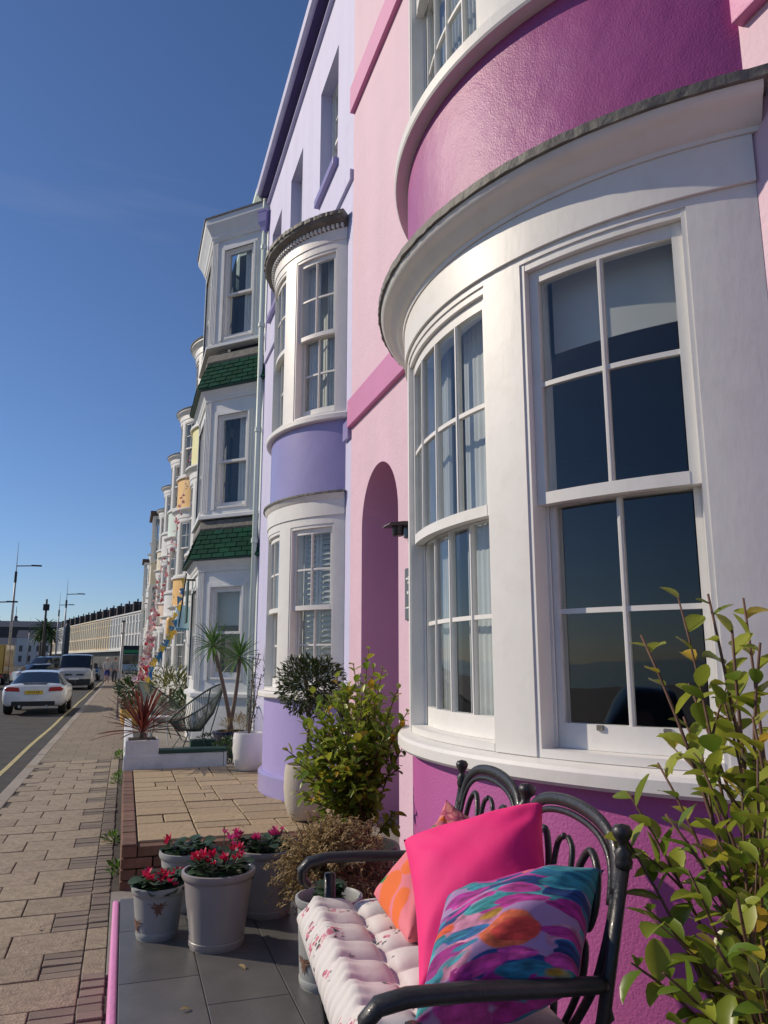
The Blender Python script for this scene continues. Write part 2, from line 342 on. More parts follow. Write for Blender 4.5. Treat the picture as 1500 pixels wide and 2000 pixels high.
for j in range(NY):
    for i in range(NX):
        if occ[i][j]: continue
        opts = [(4,2),(3,2),(2,2),(4,3),(3,1),(2,3),(2,1),(1,2)]; rr.shuffle(opts); opts.sort(key=lambda o: -o[0]*o[1]+rr.uniform(0,14))
        for w, hh in opts+[(1,1)]:
            if fits(i, j, w, hh):
                for a in range(i, i+w):
                    for b in range(j, j+hh): occ[a][b] = True
                if (w,hh) not in pm:
                    pm[(w,hh)] = piece(w*cell-.013, hh*cell-.013, .03, .004); pm[(w,hh)].materials.append(M['ston'])
                ob('paving_stone', pm[(w,hh)], None, tr, (x00+(i+w/2)*cell, y00+(j+hh/2)*cell, .302+rr.uniform(-.004,.004)), (rr.uniform(-.004,.004), rr.uniform(-.004,.004), 0))
                break
# --- forecourts of the houses further along
struct('forecourt', MB().box(.06, 1.877, 9.94, 78, -.008, .27), M['conc'])
# ------------------------------------------------------------------ buildings: tools
XF = 1.877                                  # plane of the house fronts
def wall_cells(mb, u0, u1, z0, z1, d0, d1, holes, put=lambda u, d, z: (d, u, z)):
    """wall slab with rectangular holes, one skin without inner faces (u along the wall, d through it)"""
    us = sorted({u0, u1, *[x for hh in holes for x in hh[:2] if u0 < x < u1]}); zs = sorted({z0, z1, *[x for hh in holes for x in hh[2:] if z0 < x < z1]})
    def solid(i, j):
        if i < 0 or j < 0 or i >= len(us)-1 or j >= len(zs)-1: return False
        u = (us[i]+us[i+1])/2; z = (zs[j]+zs[j+1])/2
        return not any(a < u < b and c < z < d for a, b, c, d in holes)
    for i in range(len(us)-1):
        for j in range(len(zs)-1):
            if not solid(i, j): continue
            a, b, c, d = us[i], us[i+1], zs[j], zs[j+1]
            for dd in (d0, d1): mb.add([put(a,dd,c), put(b,dd,c), put(b,dd,d), put(a,dd,d)], [(0,1,2,3)])
            if not solid(i-1, j): mb.add([put(a,d0,c), put(a,d1,c), put(a,d1,d), put(a,d0,d)], [(0,1,2,3)])
            if not solid(i+1, j): mb.add([put(b,d0,c), put(b,d1,c), put(b,d1,d), put(b,d0,d)], [(0,1,2,3)])
            if not solid(i, j-1): mb.add([put(a,d0,c), put(b,d0,c), put(b,d1,c), put(a,d1,c)], [(0,1,2,3)])
            if not solid(i, j+1): mb.add([put(a,d0,d), put(b,d0,d), put(b,d1,d), put(a,d1,d)], [(0,1,2,3)])
    return mb
def wall(parent, name, m, y0, y1, z0, z1, holes=(), thick=.3):
    mb = wall_cells(MB(), y0, y1, z0, z1, 0, thick, holes)
    bm = bmesh.new(); me = bpy.data.meshes.new(name); me.from_pydata(mb.v, [], mb.f); bm.from_mesh(me)
    bmesh.ops.remove_doubles(bm, verts=bm.verts, dist=1e-5); bmesh.ops.recalc_face_normals(bm, faces=bm.faces); bm.to_mesh(me); bm.free()
    return ob(name, me, m, parent)
CACHE = {}
def cached(key, fn):
    if key not in CACHE: CACHE[key] = fn()
    return CACHE[key]
def bow_window(par, key, cx, R, a0, a1, z0, z1, nc, nr=2, seg=4, zm=None, frame=None, glass=None, bars=True, rec=.035, stile=.048, single=False, lin=.03):
    """sash window in a bow: lining, outer upper sash, inner lower sash, one pane each light; shared between alike bays"""
    frame = frame or M['white']; glass = glass or M['glass']; zm = zm or (z0+z1)/2
    D = lambda w: math.degrees(w/R)
    key = (key, round(a0,3), round(a1,3), round(z0,3), round(z1,3), nc)
    def lining():
        mb = MB(); t = D(lin)
        mb.arcbox(cx,0,R-.15,R-.006,a0,a0+t,z0,z1,1).arcbox(cx,0,R-.15,R-.006,a1-t,a1,z0,z1,1)
        mb.arcbox(cx,0,R-.15,R-.008,a0+t,a1-t,z1-.03,z1,seg*nc).arcbox(cx,0,R-.15,R-.004,a0+t,a1-t,z0,z0+.028,seg*nc)
        # parting beads
        for a, b in ((a0+t,a0+t+D(.012)),(a1-t-D(.012),a1-t)): mb.arcbox(cx,0,R-rec-.052,R-rec-.044,a,b,z0+.03,z1-.03,1)
        me = mb.mesh('window', auto=35); me.materials.append(frame); return me
    w = ob('window', cached(key+('l',), lining), None, par)
    A0 = a0+D(lin+.001); A1 = a1-D(lin+.001)
    for which in ('upper_sash','lower_sash'):
        up = which == 'upper_sash'; r1 = R-rec if up else R-rec-.055; r0 = r1-.042
        b0, b1 = (zm-.022, z1-.031) if up else (z0+.029, zm+.018)
        br, tr_ = (.044, .05) if up else (.085, .042)
        s = D(stile)
        def sash():
            mb = MB()
            mb.arcbox(cx,0,r0,r1,A0,A0+s,b0,b1,1).arcbox(cx,0,r0,r1,A1-s,A1,b0,b1,1)
            mb.arcbox(cx,0,r0,r1+.002,A0+s,A1-s,b0,b0+br,seg*nc).arcbox(cx,0,r0,r1-.002,A0+s,A1-s,b1-tr_,b1,seg*nc)
            if bars:
                for k in range(1, nc):
                    a = A0+s+(A1-A0-2*s)*k/nc; hw = D(.009)
                    mb.arcbox(cx,0,r1-.026,r1-.004,a-hw,a+hw,b0+br,b1-tr_,1)
                    mb.arcbox(cx,0,r1-.004,r1+.001,a-hw*.45,a+hw*.45,b0+br,b1-tr_,1)
                for k in range(1, nr):
                    z = b0+br+(b1-tr_-b0-br)*k/nr
                    mb.arcbox(cx,0,r1-.027,r1-.006,A0+s,A1-s,z-.009,z+.009,seg*nc)
            me = mb.mesh(which, auto=35); me.materials.append(frame); return me
        ob(which, cached(key+(which,), sash), None, w)
        NC, NR = (nc, nr) if bars else (1, 1)
        for i in range(NC):
            for j in range(NR):
                def pane(i=i, j=j):
                    p0 = A0+s+(A1-A0-2*s)*i/NC; p1 = A0+s+(A1-A0-2*s)*(i+1)/NC
                    q0 = b0+br+(b1-tr_-b0-br)*j/NR; q1 = b0+br+(b1-tr_-b0-br)*(j+1)/NR
                    g = D(.006); rm = r1-.015; n = seg*(nc if not bars else 1); mb = MB(); vs = []
                    jit = random.Random(hash((i,j,round(z0*100),which=='upper_sash'))).uniform(-.002,.002)
                    mb.arcbox(cx, 0, rm-.003+jit, rm+jit, p0+g, p1-g, q0+.004, q1-.004, n)
                    me = mb.mesh('pane', auto=35); me.materials.append(glass); return me
                ob('pane', cached(key+(which,'p',i,j), pane), None, w)
    return w
def arcpart(par, name, m, prof, cx, a0, a1, n=28, cy=0, auto=30): return MB().arc(prof, cx, cy, a0, a1, n).build(name, m, par, auto=auto)
def flat_window(par, key, T, w, z0, z1, nc=1, nr=1, frame=None, glass=None, zm=None, depth=.09, stile=.045, back=None):
    """sash window in a flat wall; T maps (along, outwards, up) to the house"""
    frame = frame or M['white']; glass = glass or M['glass']; zm = zm or (z0+z1)/2; key = (key, 'flat', round(w,3), round(z0,3), round(z1,3))
    def lin():
        mb = MB(); h2 = w/2
        mb.box(-h2,-h2+.028,-depth-.06,-.01,z0,z1).box(h2-.028,h2,-depth-.06,-.01,z0,z1).box(-h2+.028,h2-.028,-depth-.06,-.012,z1-.03,z1).box(-h2+.028,h2-.028,-depth-.06,.02,z0,z0+.03)
        me = mb.mesh('window'); me.materials.append(frame); return me
    o = ob('window', cached(key+('l',), lin), None, par); o.matrix_local = T
    for which in ('upper_sash','lower_sash'):
        up = which == 'upper_sash'; y1 = -.03 if up else -.075; y0 = y1-.035; a, b = (zm-.02, z1-.031) if up else (z0+.031, zm+.018); h2 = w/2-.029
        br, tp_ = (.04,.045) if up else (.075,.04)
        def sash():
            mb = MB().box(-h2,-h2+stile,y0,y1,a,b).box(h2-stile,h2,y0,y1,a,b).box(-h2+stile,h2-stile,y0,y1+.002,a,a+br).box(-h2+stile,h2-stile,y0,y1-.002,b-tp_,b)
            for k in range(1,nc): x = -h2+stile+(2*h2-2*stile)*k/nc; mb.box(x-.009,x+.009,y0+.008,y1-.004,a+br,b-tp_)
            for k in range(1,nr): z = a+br+(b-tp_-a-br)*k/nr; mb.box(-h2+stile,h2-stile,y0+.01,y1-.006,z-.009,z+.009)
            me = mb.mesh(which); me.materials.append(frame); return me
        ob(which, cached(key+(which,), sash), None, o)
        for i in range(nc):
            for j in range(nr):
                def pane(i=i, j=j):
                    p0 = -h2+stile+(2*h2-2*stile)*i/nc; p1 = -h2+stile+(2*h2-2*stile)*(i+1)/nc; q0 = a+br+(b-tp_-a-br)*j/nr; q1 = a+br+(b-tp_-a-br)*(j+1)/nr
                    me = MB().box(p0-.004,p1+.004,(y0+y1)/2-.003,(y0+y1)/2,q0-.004,q1+.004).mesh('pane'); me.materials.append(glass); return me
                ob('pane', cached(key+(which,'p',i,j), pane), None, o)
    if back:
        def bk():
            me = MB().box(-w/2+.03,w/2-.03,-depth-.12,-depth-.10,z0+.03,z1-.03).mesh('blind'); me.materials.append(back); return me
        ob('interior_shade', cached(key+('b', back.name), bk), None, o)
    return o
def frameT(p, nrm):
    """matrix whose local y is the outward normal, local x runs along the wall"""
    y = Vector((nrm[0], nrm[1], 0)).normalized(); x = Vector((y.y, -y.x, 0)); z = Vector((0,0,1))
    T = Matrix.Identity(4)
    for i, c in enumerate((x, y, z)): T[0][i], T[1][i], T[2][i] = c
    T.translation = Vector((p[0], p[1], 0)); return T
def curtain(par, name, m, cx, R, a0, a1, z0, z1, amp=.012, waves=12, n=60):
    def fn(u, v):
        a = rad(a0+(a1-a0)*u); r = R+amp*sin(u*waves*2*pi)*(1+.3*sin(7*u+2*v)); return (cx-r*cos(a), -r*sin(a), z0+(z1-z0)*v)
    return MB().grid(fn, n, 3).build(name, m, par, smooth=True, fix=False)
# ------------------------------------------------------------------ pink house
PY = 3.10
ph = thing('pink_house', 'pale pink terraced house with white bow window, magenta bow panels and arched doorway', 'house', (XF, PY, 0))
pcx, pR = 2.945-XF, 1.70
AR0, AR1, ASP = 5.346-PY, 6.298-PY, 2.675; arad = (AR1-AR0)/2; atop = ASP+arad
PB = 6.66-PY
wall(ph, 'wall', M['pink'], -4.6, PB, 0, 10.4, [(-1.27,1.27,.72,3.2),(-1.27,1.27,4.30,6.25),(AR0,AR1,0,atop)])
sp = MB(); N = 20
for i in range(N):
    t0, t1 = pi*i/N, pi*(i+1)/N; ym = (AR0+AR1)/2
    p = [(ym+arad*cos(t0), ASP+arad*sin(t0)), (ym+arad*cos(t1), ASP+arad*sin(t1)), (ym+arad*cos(t1), atop), (ym+arad*cos(t0), atop)]
    if abs(p[0][1]-p[3][1]) < 1e-6: p = p[:3]
    sp.prism(p, 0, .3, 'x')
sp.build('arch_head', M['pink'], ph)
lin = MB(); pts = [(AR0+.003, .31)]+[((AR0+AR1)/2-(arad-.003)*cos(pi*i/24), ASP+(arad-.003)*sin(pi*i/24)) for i in range(25)]+[(AR1-.003, .31)]
for i in range(len(pts)-1):
    (a, b), (c, d) = pts[i], pts[i+1]; lin.add([(.002,a,b),(.95,a,b),(.95,c,d),(.002,c,d)], [(0,1,2,3)])
lin.build('arch_reveal', M['plum'], ph, auto=30)
dr = MB().box(.80,.85,AR0+.004,AR1-.004,.31,atop).build('door', M['plum'], ph)
pn = MB()
for y0, y1, z0, z1 in [(.10,.42,.45,1.1),(.53,.85,.45,1.1),(.10,.42,1.25,2.1),(.53,.85,1.25,2.1)]: pn.box(.785,.80,AR0+y0,AR0+y1,z0,z1)
pn.build('door_panel', M['plum'], dr, bevel=.008)
MB().box(-.04,.8,AR0+.004,AR1-.004,.20,.31).build('doorstep', M['conc'], ph)
for nm, z0, z1 in (('string_course',3.69,3.95),('string_course',7.01,7.30)):
    for y0, y1 in ((pR*sin(rad(51.2))-.0, PB-.004), (-4.6, -pR*sin(rad(51.2)))):
        MB().box(-.045, .02, y0, y1, z0, z1).build(nm, M['pink2'], ph, bevel=.006)
EA = 51.0
arcpart(ph, 'bay_base', M['magbase'], [(1.55,0),(pR-.015,0),(pR-.015,1.165),(1.55,1.165)], pcx, -EA, EA, 40)
arcpart(ph, 'bay_sill', M['white'], [(1.5,1.155),(1.745,1.155),(1.757,1.167),(1.757,1.205),(1.748,1.218),(pR-.01,1.232),(1.5,1.232)], pcx, -EA-1, EA+1, 48)
Z0, Z1 = 1.233, 3.075
WIN = [(-43.6,-22,2),(-15.3,15.3,4),(22,43.6,2)]
# timber panels between the windows
for a, b in ((-EA,-43.6),(-22,-15.3),(15.3,22),(43.6,EA)):
    arcpart(ph, 'window_pier', M['white'], [(1.52,Z0),(pR,Z0),(pR,Z1),(1.52,Z1)], pcx, a, b, 6)
for a in (-15.6,-21.9,15.6,21.9,-42.4,42.4):
    pass
arcpart(ph, 'window_head', M['white'], [(1.52,Z1),(pR,Z1),(pR,3.104),(1.52,3.104)], pcx, -EA, EA, 40)
arcpart(ph, 'frieze', M['white'], [(1.52,3.105),(pR+.014,3.105),(pR+.014,3.275),(1.52,3.275)], pcx, -EA, EA, 44)
arcpart(ph, 'cornice', M['white'], [(1.5,3.276),(pR+.022,3.276),(pR+.026,3.292),(pR+.040,3.296),(pR+.058,3.308),(pR+.082,3.328),(pR+.098,3.338),(pR+.118,3.342),(pR+.136,3.352),(pR+.142,3.372),(1.5,3.372)], pcx, -EA-1, EA+1, 48, auto=50)
def ragged(cx, r0, r1, z0, z1, a0, a1, n, amp, seed):
    rg = random.Random(seed); mb = MB(); vs = []
    for i in range(n+1):
        a = rad(a0+(a1-a0)*i/n); e = rg.uniform(-amp, amp); f = rg.uniform(-amp, amp)
        vs += [(cx-r*cos(a), -r*sin(a), z) for r, z in ((r0,z0),(r1+e,z0+f*.5),(r1+e*.5,z1-.008+f*.4),(r1-.03,z1),(r0,z1+.01))]
    m = 5; fs = [(i*m+j, i*m+(j+1)%m, (i+1)*m+(j+1)%m, (i+1)*m+j) for i in range(n) for j in range(m)]
    return mb.add(vs, fs+[tuple(range(m-1,-1,-1)), tuple(n*m+j for j in range(m))])
ragged(pcx, 1.5, pR+.156, 3.373, 3.418, -EA-1.5, EA+1.5, 120, .0035, 5).build('lead_flashing', M['lead'], ph)
arcpart(ph, 'bow_panel', M['magenta'], [(1.52,3.36),(pR-.008,3.36),(pR-.008,4.15),(1.52,4.15)], pcx, -EA, EA, 48)
arcpart(ph, 'upper_sill', M['white'], [(1.5,4.14),(1.758,4.14),(1.765,4.15),(1.765,4.205),(1.75,4.222),(1.5,4.222)], pcx, -EA-1, EA+1, 48)
for a, b in ((-EA,-43.6),(-22,-15.3),(15.3,22),(43.6,EA)):
    arcpart(ph, 'window_pier', M['white'], [(1.52,4.223),(pR-.02,4.223),(pR-.02,6.1),(1.52,6.1)], pcx, a, b, 6)
arcpart(ph, 'upper_cornice', M['white'], [(1.5,6.1),(pR,6.1),(pR,6.35),(pR+.13,6.42),(pR+.13,6.5),(1.5,6.5)], pcx, -EA, EA, 36)
for a, b, nc in WIN:
    bow_window(ph, 'pinkg', pcx, pR, a, b, Z0, Z1, nc, 2, seg=4, zm=2.142, **(dict(lin=.010, stile=.030, rec=.025) if nc == 4 else dict(lin=.018, stile=.038)))
    bow_window(ph, 'pinku', pcx, pR-.02, a, b, 4.224, 6.099, nc, 2, seg=3)
# room behind the ground-floor bow
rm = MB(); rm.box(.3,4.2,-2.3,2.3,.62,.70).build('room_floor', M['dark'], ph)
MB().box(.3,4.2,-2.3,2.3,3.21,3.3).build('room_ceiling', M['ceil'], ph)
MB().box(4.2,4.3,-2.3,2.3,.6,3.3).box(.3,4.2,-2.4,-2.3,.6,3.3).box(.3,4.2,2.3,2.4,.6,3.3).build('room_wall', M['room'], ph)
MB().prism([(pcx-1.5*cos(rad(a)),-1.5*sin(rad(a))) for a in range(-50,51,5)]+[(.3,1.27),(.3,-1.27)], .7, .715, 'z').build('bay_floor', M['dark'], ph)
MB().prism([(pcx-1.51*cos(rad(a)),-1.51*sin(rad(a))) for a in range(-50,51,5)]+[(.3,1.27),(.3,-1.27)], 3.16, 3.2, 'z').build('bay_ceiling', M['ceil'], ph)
MB().box(.32,.36,-1.27,1.27,4.3,6.25).build('upper_room_shade', M['curtain'], ph)
curtain(ph, 'curtain', M['curtain'], pcx, 1.535, .5, 14.8, .75, 3.1, .003, 9, 70)
curtain(ph, 'curtain', M['curtain'], pcx, 1.535, -14.8, -6, .75, 3.1, .01, 6, 40)
curtain(ph, 'curtain', M['curtain'], pcx, 1.535, -43, -34, .75, 3.1, .01, 5, 40)
curtain(ph, 'curtain', M['curtain'], pcx, 1.50, -14, 14, 4.3, 6.1, .012, 18, 120)
arcpart(ph, 'roller_blind', M['blind'], [(1.535,2.74),(1.54,2.74),(1.54,3.07),(1.535,3.07)], pcx, 23.2, 42.3, 12)
# sash lifts
for a in (29, 37):
    q = MB(); r = pR-.092; A = rad(a); q.box(-.012,.012,-.01,.012,1.30,1.318)
    o = q.build('sash_lift', M['lead'], ph); o.location = (pcx-r*cos(A), -r*sin(A), .028); o.rotation_euler = (0,0,A)
ph_g = None
# wall lamp and slate name plate beside the door
wlamp = thing('wall_lamp', 'black downlight lamp with flat hood on the pink wall beside the arch', 'wall lamp', (XF, 5.14, 2.49))
MB().box(-.015,-.0005,-.05,.05,-.06,.02).build('back_plate', M['black'], wlamp, bevel=.003)
MB().prism([(-.17,.012),(-.155,.03),(-.05,.045),(0,.045),(0,.02),(-.05,.02),(-.15,.008)], -.075, .075, 'y').build('hood', M['black'], wlamp)
MB().lathe([(0,-.055),(.035,-.055),(.042,-.045),(.042,.018),(0,.018)], (-.075,0,0), 16).build('lamp_body', M['black'], wlamp, auto=40)
M['slateplate'] = mat('engraved slate', (.10,.115,.125), .5, bump=.2, bscale=30, var=.15)
sign = thing('house_sign', 'narrow dark slate plaque with pale lettering on the pink wall below the lamp', 'sign', (XF, 5.06, 0))
MB().box(-.014,-.0005,-.11,.11,1.84,2.205).build('plate', M['slateplate'], sign, bevel=.002)
lt = MB()
for y, z, w, hh in [(.055,2.13,.05,.012),(.03,2.13,.012,.03),(.03,2.10,.03,.012),(-.02,2.11,.03,.03),(-.06,2.11,.03,.03),(.045,2.03,.03,.02),(.0,2.03,.03,.02),(-.05,2.03,.04,.02),(.05,1.925,.07,.010),(-.04,1.925,.07,.010)]:
    lt.box(-.0165,-.0135,y-w/2,y+w/2,z-hh/2,z+hh/2)
lt.build('lettering', M['white'], sign)
# ------------------------------------------------------------------ lilac house
UY = 7.88; ucx, uR = 2.64-XF, 1.29; UE = 53.5
uh = thing('lilac_house', 'lilac terraced house with two-storey white bow window and violet eaves', 'house', (XF, UY, 0))
L0, L1 = 6.661-UY, 11.995-UY
W1 = (7.31-UY, 8.15-UY, 6.95, 8.40); W2 = (9.18-UY, 9.98-UY, 6.95, 8.40); W3 = (10.7-UY, 11.5-UY, 6.95, 8.40)
wall(uh, 'wall', M['lav'], L0, L1, 0, 9.42, [W1, W2, W3])
for w in (W1, W2, W3):
    flat_window(uh, 'lav', frameT((.13,(w[0]+w[1])/2), (-1,0)), w[1]-w[0], w[2], w[3], 2, 2, back=M['curtain'])
    MB().box(-.06,.12,w[0]-.03,w[1]+.03,w[2]-.09,w[2]+.002).build('window_sill', M['lav2'], uh, bevel=.006)
# eaves: violet boxed cornice with gutter
MB().prism([(0,9.20),(-.045,9.20),(-.045,9.235),(-.03,9.25),(-.03,9.34),(-.14,9.37),(-.14,9.44),(.3,9.46),(.3,9.42),(0,9.42)], L0+.002, L1, 'y').build('eaves', M['violet'], uh)
MB().prism([(-.04,9.185),(-.055,9.185),(-.055,9.20),(-.0,9.20),(-.0,9.185)], L0+.002, L1, 'y').build('eaves_bead', M['lav'], uh)
MB().prism([(-.141,9.38),(-.175,9.37),(-.21,9.395),(-.225,9.45),(-.225,9.475),(-.212,9.475),(-.212,9.455),(-.20,9.42),(-.175,9.40),(-.141,9.40)], L0+.002, L1, 'y').build('gutter', M['lav'], uh)
MB().prism([(.0,9.461),(-.2,9.461),(3.5,12.2),(3.5,11.9)], L0, L1, 'y').build('roof', M['slate'], uh)
ub = [(1.1,0)]
arcpart(uh, 'plinth', M['lav2'], [(1.1,.0),(uR+.035,.0),(uR+.035,.48),(uR+.015,.50),(1.1,.50)], ucx, -UE, UE, 32)
M['lav3'] = mat('lilac base paint', (.41,.345,.66), .45, bump=.2, bscale=25, var=.05)
arcpart(uh, 'bay_base', M['lav3'], [(1.1,.49),(uR-.005,.49),(uR-.005,1.215),(1.1,1.215)], ucx, -UE, UE, 32)
override(uh.children[-2], M['lav3'])
arcpart(uh, 'bay_sill', M['white'], [(1.1,1.205),(uR+.05,1.205),(uR+.06,1.215),(uR+.06,1.25),(uR+.05,1.262),(1.1,1.268)], ucx, -UE-1, UE+1, 36)
UW = [(-48.5,-24,2),(-15,15,3),(24,48.5,2)]
for zz0, zz1, tagk in ((1.268,2.835,'g'),(3.915,5.66,'u')):
    for a, b in ((-UE,-48.5),(-24,-15),(15,24),(48.5,UE)):
        arcpart(uh, 'window_pier', M['white'], [(1.12,zz0),(uR,zz0),(uR,zz1),(1.12,zz1)], ucx, a, b, 6)
    for a, b, nc in UW: bow_window(uh, 'lil'+tagk, ucx, uR, a, b, zz0, zz1, nc, 2, seg=3, stile=.034, lin=.018)
    arcpart(uh, 'window_head', M['white'], [(1.1,zz1),(uR,zz1),(uR,zz1+.075),(1.1,zz1+.075)], ucx, -UE, UE, 32)
arcpart(uh, 'frieze', M['white'], [(1.1,2.911),(uR+.012,2.911),(uR+.012,3.06),(uR+.025,3.075),(uR+.045,3.115),(1.1,3.115)], ucx, -UE, UE, 36)
ragged(ucx, 1.1, uR+.058, 3.116, 3.142, -UE, UE, 80, .003, 6).build('lead_flashing', M['lead'], uh)
arcpart(uh, 'bow_panel', M['lav2'], [(1.1,3.12),(uR-.01,3.12),(uR-.01,3.86),(1.1,3.86)], ucx, -UE, UE, 36)
arcpart(uh, 'upper_sill', M['white'], [(1.1,3.845),(uR+.04,3.845),(uR+.048,3.855),(uR+.048,3.895),(uR+.03,3.912),(1.1,3.912)], ucx, -UE-1, UE+1, 36)
arcpart(uh, 'upper_frieze', M['white'], [(1.1,5.736),(uR+.01,5.736),(uR+.01,5.86),(1.1,5.86)], ucx, -UE, UE, 32)
dn = MB()
for k in range(46):
    a = -UE+2+k*(2*UE-4)/45; dn.arcbox(ucx,0,uR,uR+.045,a-.55,a+.55,5.862,5.90,1)
dn.build('dentils', M['greywhite'], uh)['kind'] = 'stuff'
arcpart(uh, 'upper_cornice', M['lead'], [(1.1,5.861),(uR+.012,5.861),(uR+.012,5.90),(uR+.07,5.905),(uR+.11,5.925),(uR+.12,5.95),(1.1,5.95)], ucx, -UE, UE, 36)
ragged(ucx, 1.0, uR+.13, 5.951, 6.0, -UE, UE, 90, .008, 9).build('lead_roof', M['lead'], uh)
MB().prism([(ucx-uR*cos(rad(a)), -uR*sin(rad(a))) for a in range(-53,54,4)], 6.0, 6.012, 'z').build('bay_roof', M['lead'], uh)
for a0, a1 in ((L0+.004, -uR*sin(rad(UE))),):
    MB().box(-.035,.01,a0,a1,3.60,3.78).build('string_course', M['lav2'], uh, bevel=.004)
    MB().box(-.035,.01,a0,a1,6.28,6.40).build('string_course', M['lav'], uh, bevel=.004)
MB().box(-.035,.01,uR*sin(rad(UE)),L1-.2,6.28,6.44).box(-.035,.01,-uR*sin(rad(UE))+.001,uR*sin(rad(UE))-.001,6.28,6.40).build('string_course', M['lav'], uh, bevel=.004)
# interior: louvred shutters below, curtains above, pale sheets that lighten the rooms by colour
MB().box(-.012,-.004,-1.0,1.0,.7,2.95).build('backing_sheet', M['blind'], uh); MB().box(-.012,-.004,-1.0,1.0,3.9,5.8).build('backing_sheet', M['blind'], uh)
arcpart(uh, 'ceiling', M['ceil'], [(.2,2.93),(1.12,2.93),(1.12,2.95),(.2,2.95)], ucx, -52, 52, 20); arcpart(uh, 'ceiling', M['ceil'], [(.2,5.74),(1.12,5.74),(1.12,5.76),(.2,5.76)], ucx, -52, 52, 20)
M['shut'] = mat('white shutter', (.72,.72,.70), .5, var=.04)
def shutter(a0, a1, z0, z1, rs):
    mb = MB(); d = .9
    mb.arcbox(ucx,0,rs-.02,rs,a0,a0+1.6,z0,z1,1).arcbox(ucx,0,rs-.02,rs,a1-1.6,a1,z0,z1,1).arcbox(ucx,0,rs-.02,rs,a0+1.6,a1-1.6,z0,z0+.06,3).arcbox(ucx,0,rs-.02,rs,a0+1.6,a1-1.6,z1-.06,z1,3).arcbox(ucx,0,rs-.02,rs,a0+1.6,a1-1.6,(z0+z1)/2-.03,(z0+z1)/2+.03,3)
    o = mb.build('shutter', M['shut'], uh)
    def sl():
        q = MB()
        q.arc([(rs-.03,.02),(rs-.026,.024),(rs+.012,-.018),(rs+.008,-.022)], ucx, 0, a0+1.7, a1-1.7, 3); me = q.mesh('slat'); me.materials.append(M['shut']); return me
    z = z0+.085
    while z < z1-.07:
        if abs(z-(z0+z1)/2) > .045: ob('slat', cached(('slat',a0), sl), None, o, (0,0,z))
        z += .052
shutter(25.5, 35.5, 1.30, 2.82, 1.135); shutter(36, 46.5, 1.30, 2.82, 1.135); shutter(3.2, 13.5, 1.30, 2.82, 1.135); shutter(-13.5, -3.2, 1.30, 2.82, 1.135)
for a0, a1, m in ((24.5,34,'sheer'),(39,47,'curtain'),(4,14,'sheer'),(-14,-6,'sheer'),(-47,-38,'sheer')): curtain(uh, 'curtain', M[m], ucx, 1.13, a0, a1, 3.92, 5.66, .010, 5, 40)
# downpipe and hopper between the lilac and the green-roofed house
dp = thing('drainpipe', 'pale mint drainpipe with lilac hopper between lilac and green-roofed houses', 'drainpipe', (XF-.07, 11.93, 0))
MB().tube([(0,0,.28),(0,0,8.72)], .042, 12).build('pipe', M['mint'], dp, smooth=True)
for z in (1.6,3.4,5.2,7.0,8.4): MB().lathe([(.043,z-.04),(.056,z-.035),(.056,z+.035),(.043,z+.04)], (0,0,0), 14).build('collar', M['mint'], dp, auto=30)
MB().lathe([(.0,8.66),(.05,8.66),(.07,8.76),(.115,8.85),(.12,9.02),(.13,9.03),(.13,9.07),(0,9.07)], (0,0,0), 4).build('hopper', M['lav2'], dp)
MB().tube([(0,0,9.05),(0,0,9.2),(.0,.0,9.3)], .04, 10).build('swan_neck', M['mint'], dp, smooth=True)
# ------------------------------------------------------------------ green-roofed house with three-storey canted bay
GY = 13.6
gh = thing('green_roofed_house', 'pale mint house with white three-storey canted bay and dark green tiled pent roofs', 'house', (XF, GY, 0))
wall(gh, 'wall', M['mint'], 11.997-GY, 17.29-GY, 0, 9.5)
cv = [(0,-1.5),(-.8,-.7),(-.8,.7),(0,1.5)]; t22 = math.tan(rad(22.5))
def cring(o): return [(0,-1.5-o*sqrt(2)),(-.8-o,-.7-o*t22),(-.8-o,.7+o*t22),(0,1.5+o*sqrt(2))]
def cant(par, name, m, prof, auto=None, bevel=0):
    mb = MB(); rings = [cring(o) for o, z in prof]; n = len(prof)
    vs = [(rings[j][k][0], rings[j][k][1], prof[j][1]) for k in range(4) for j in range(n)]
    fs = [(k*n+j, k*n+(j+1)%n, (k+1)*n+(j+1)%n, (k+1)*n+j) for k in range(3) for j in range(n)]+[tuple(range(n)), tuple(3*n+j for j in range(n))]
    return mb.add(vs, fs).build(name, m, par, auto=auto, bevel=bevel)
def cfaces():
    r = []
    for k in range(3):
        a, b = Vector(cv[k]), Vector(cv[k+1]); d = (b-a).normalized(); nrm = Vector((-d.y, d.x))
        if nrm.x > 0: nrm = -nrm
        r.append(((a+b)/2, nrm, (b-a).length))
    return r
FL = [(1.08,1.27,2.72,3.04),(3.93,4.02,5.62,5.95),(6.93,6.99,8.66,8.93)]   # sill, glass bottom, glass top, soffit
cant(gh, 'bay_base', M['greywhite'], [(-.12,0),(.02,0),(.02,1.0),(-.12,1.0)])
M['shade'] = mat('cream blind', (.60,.60,.56), .8, var=.03)
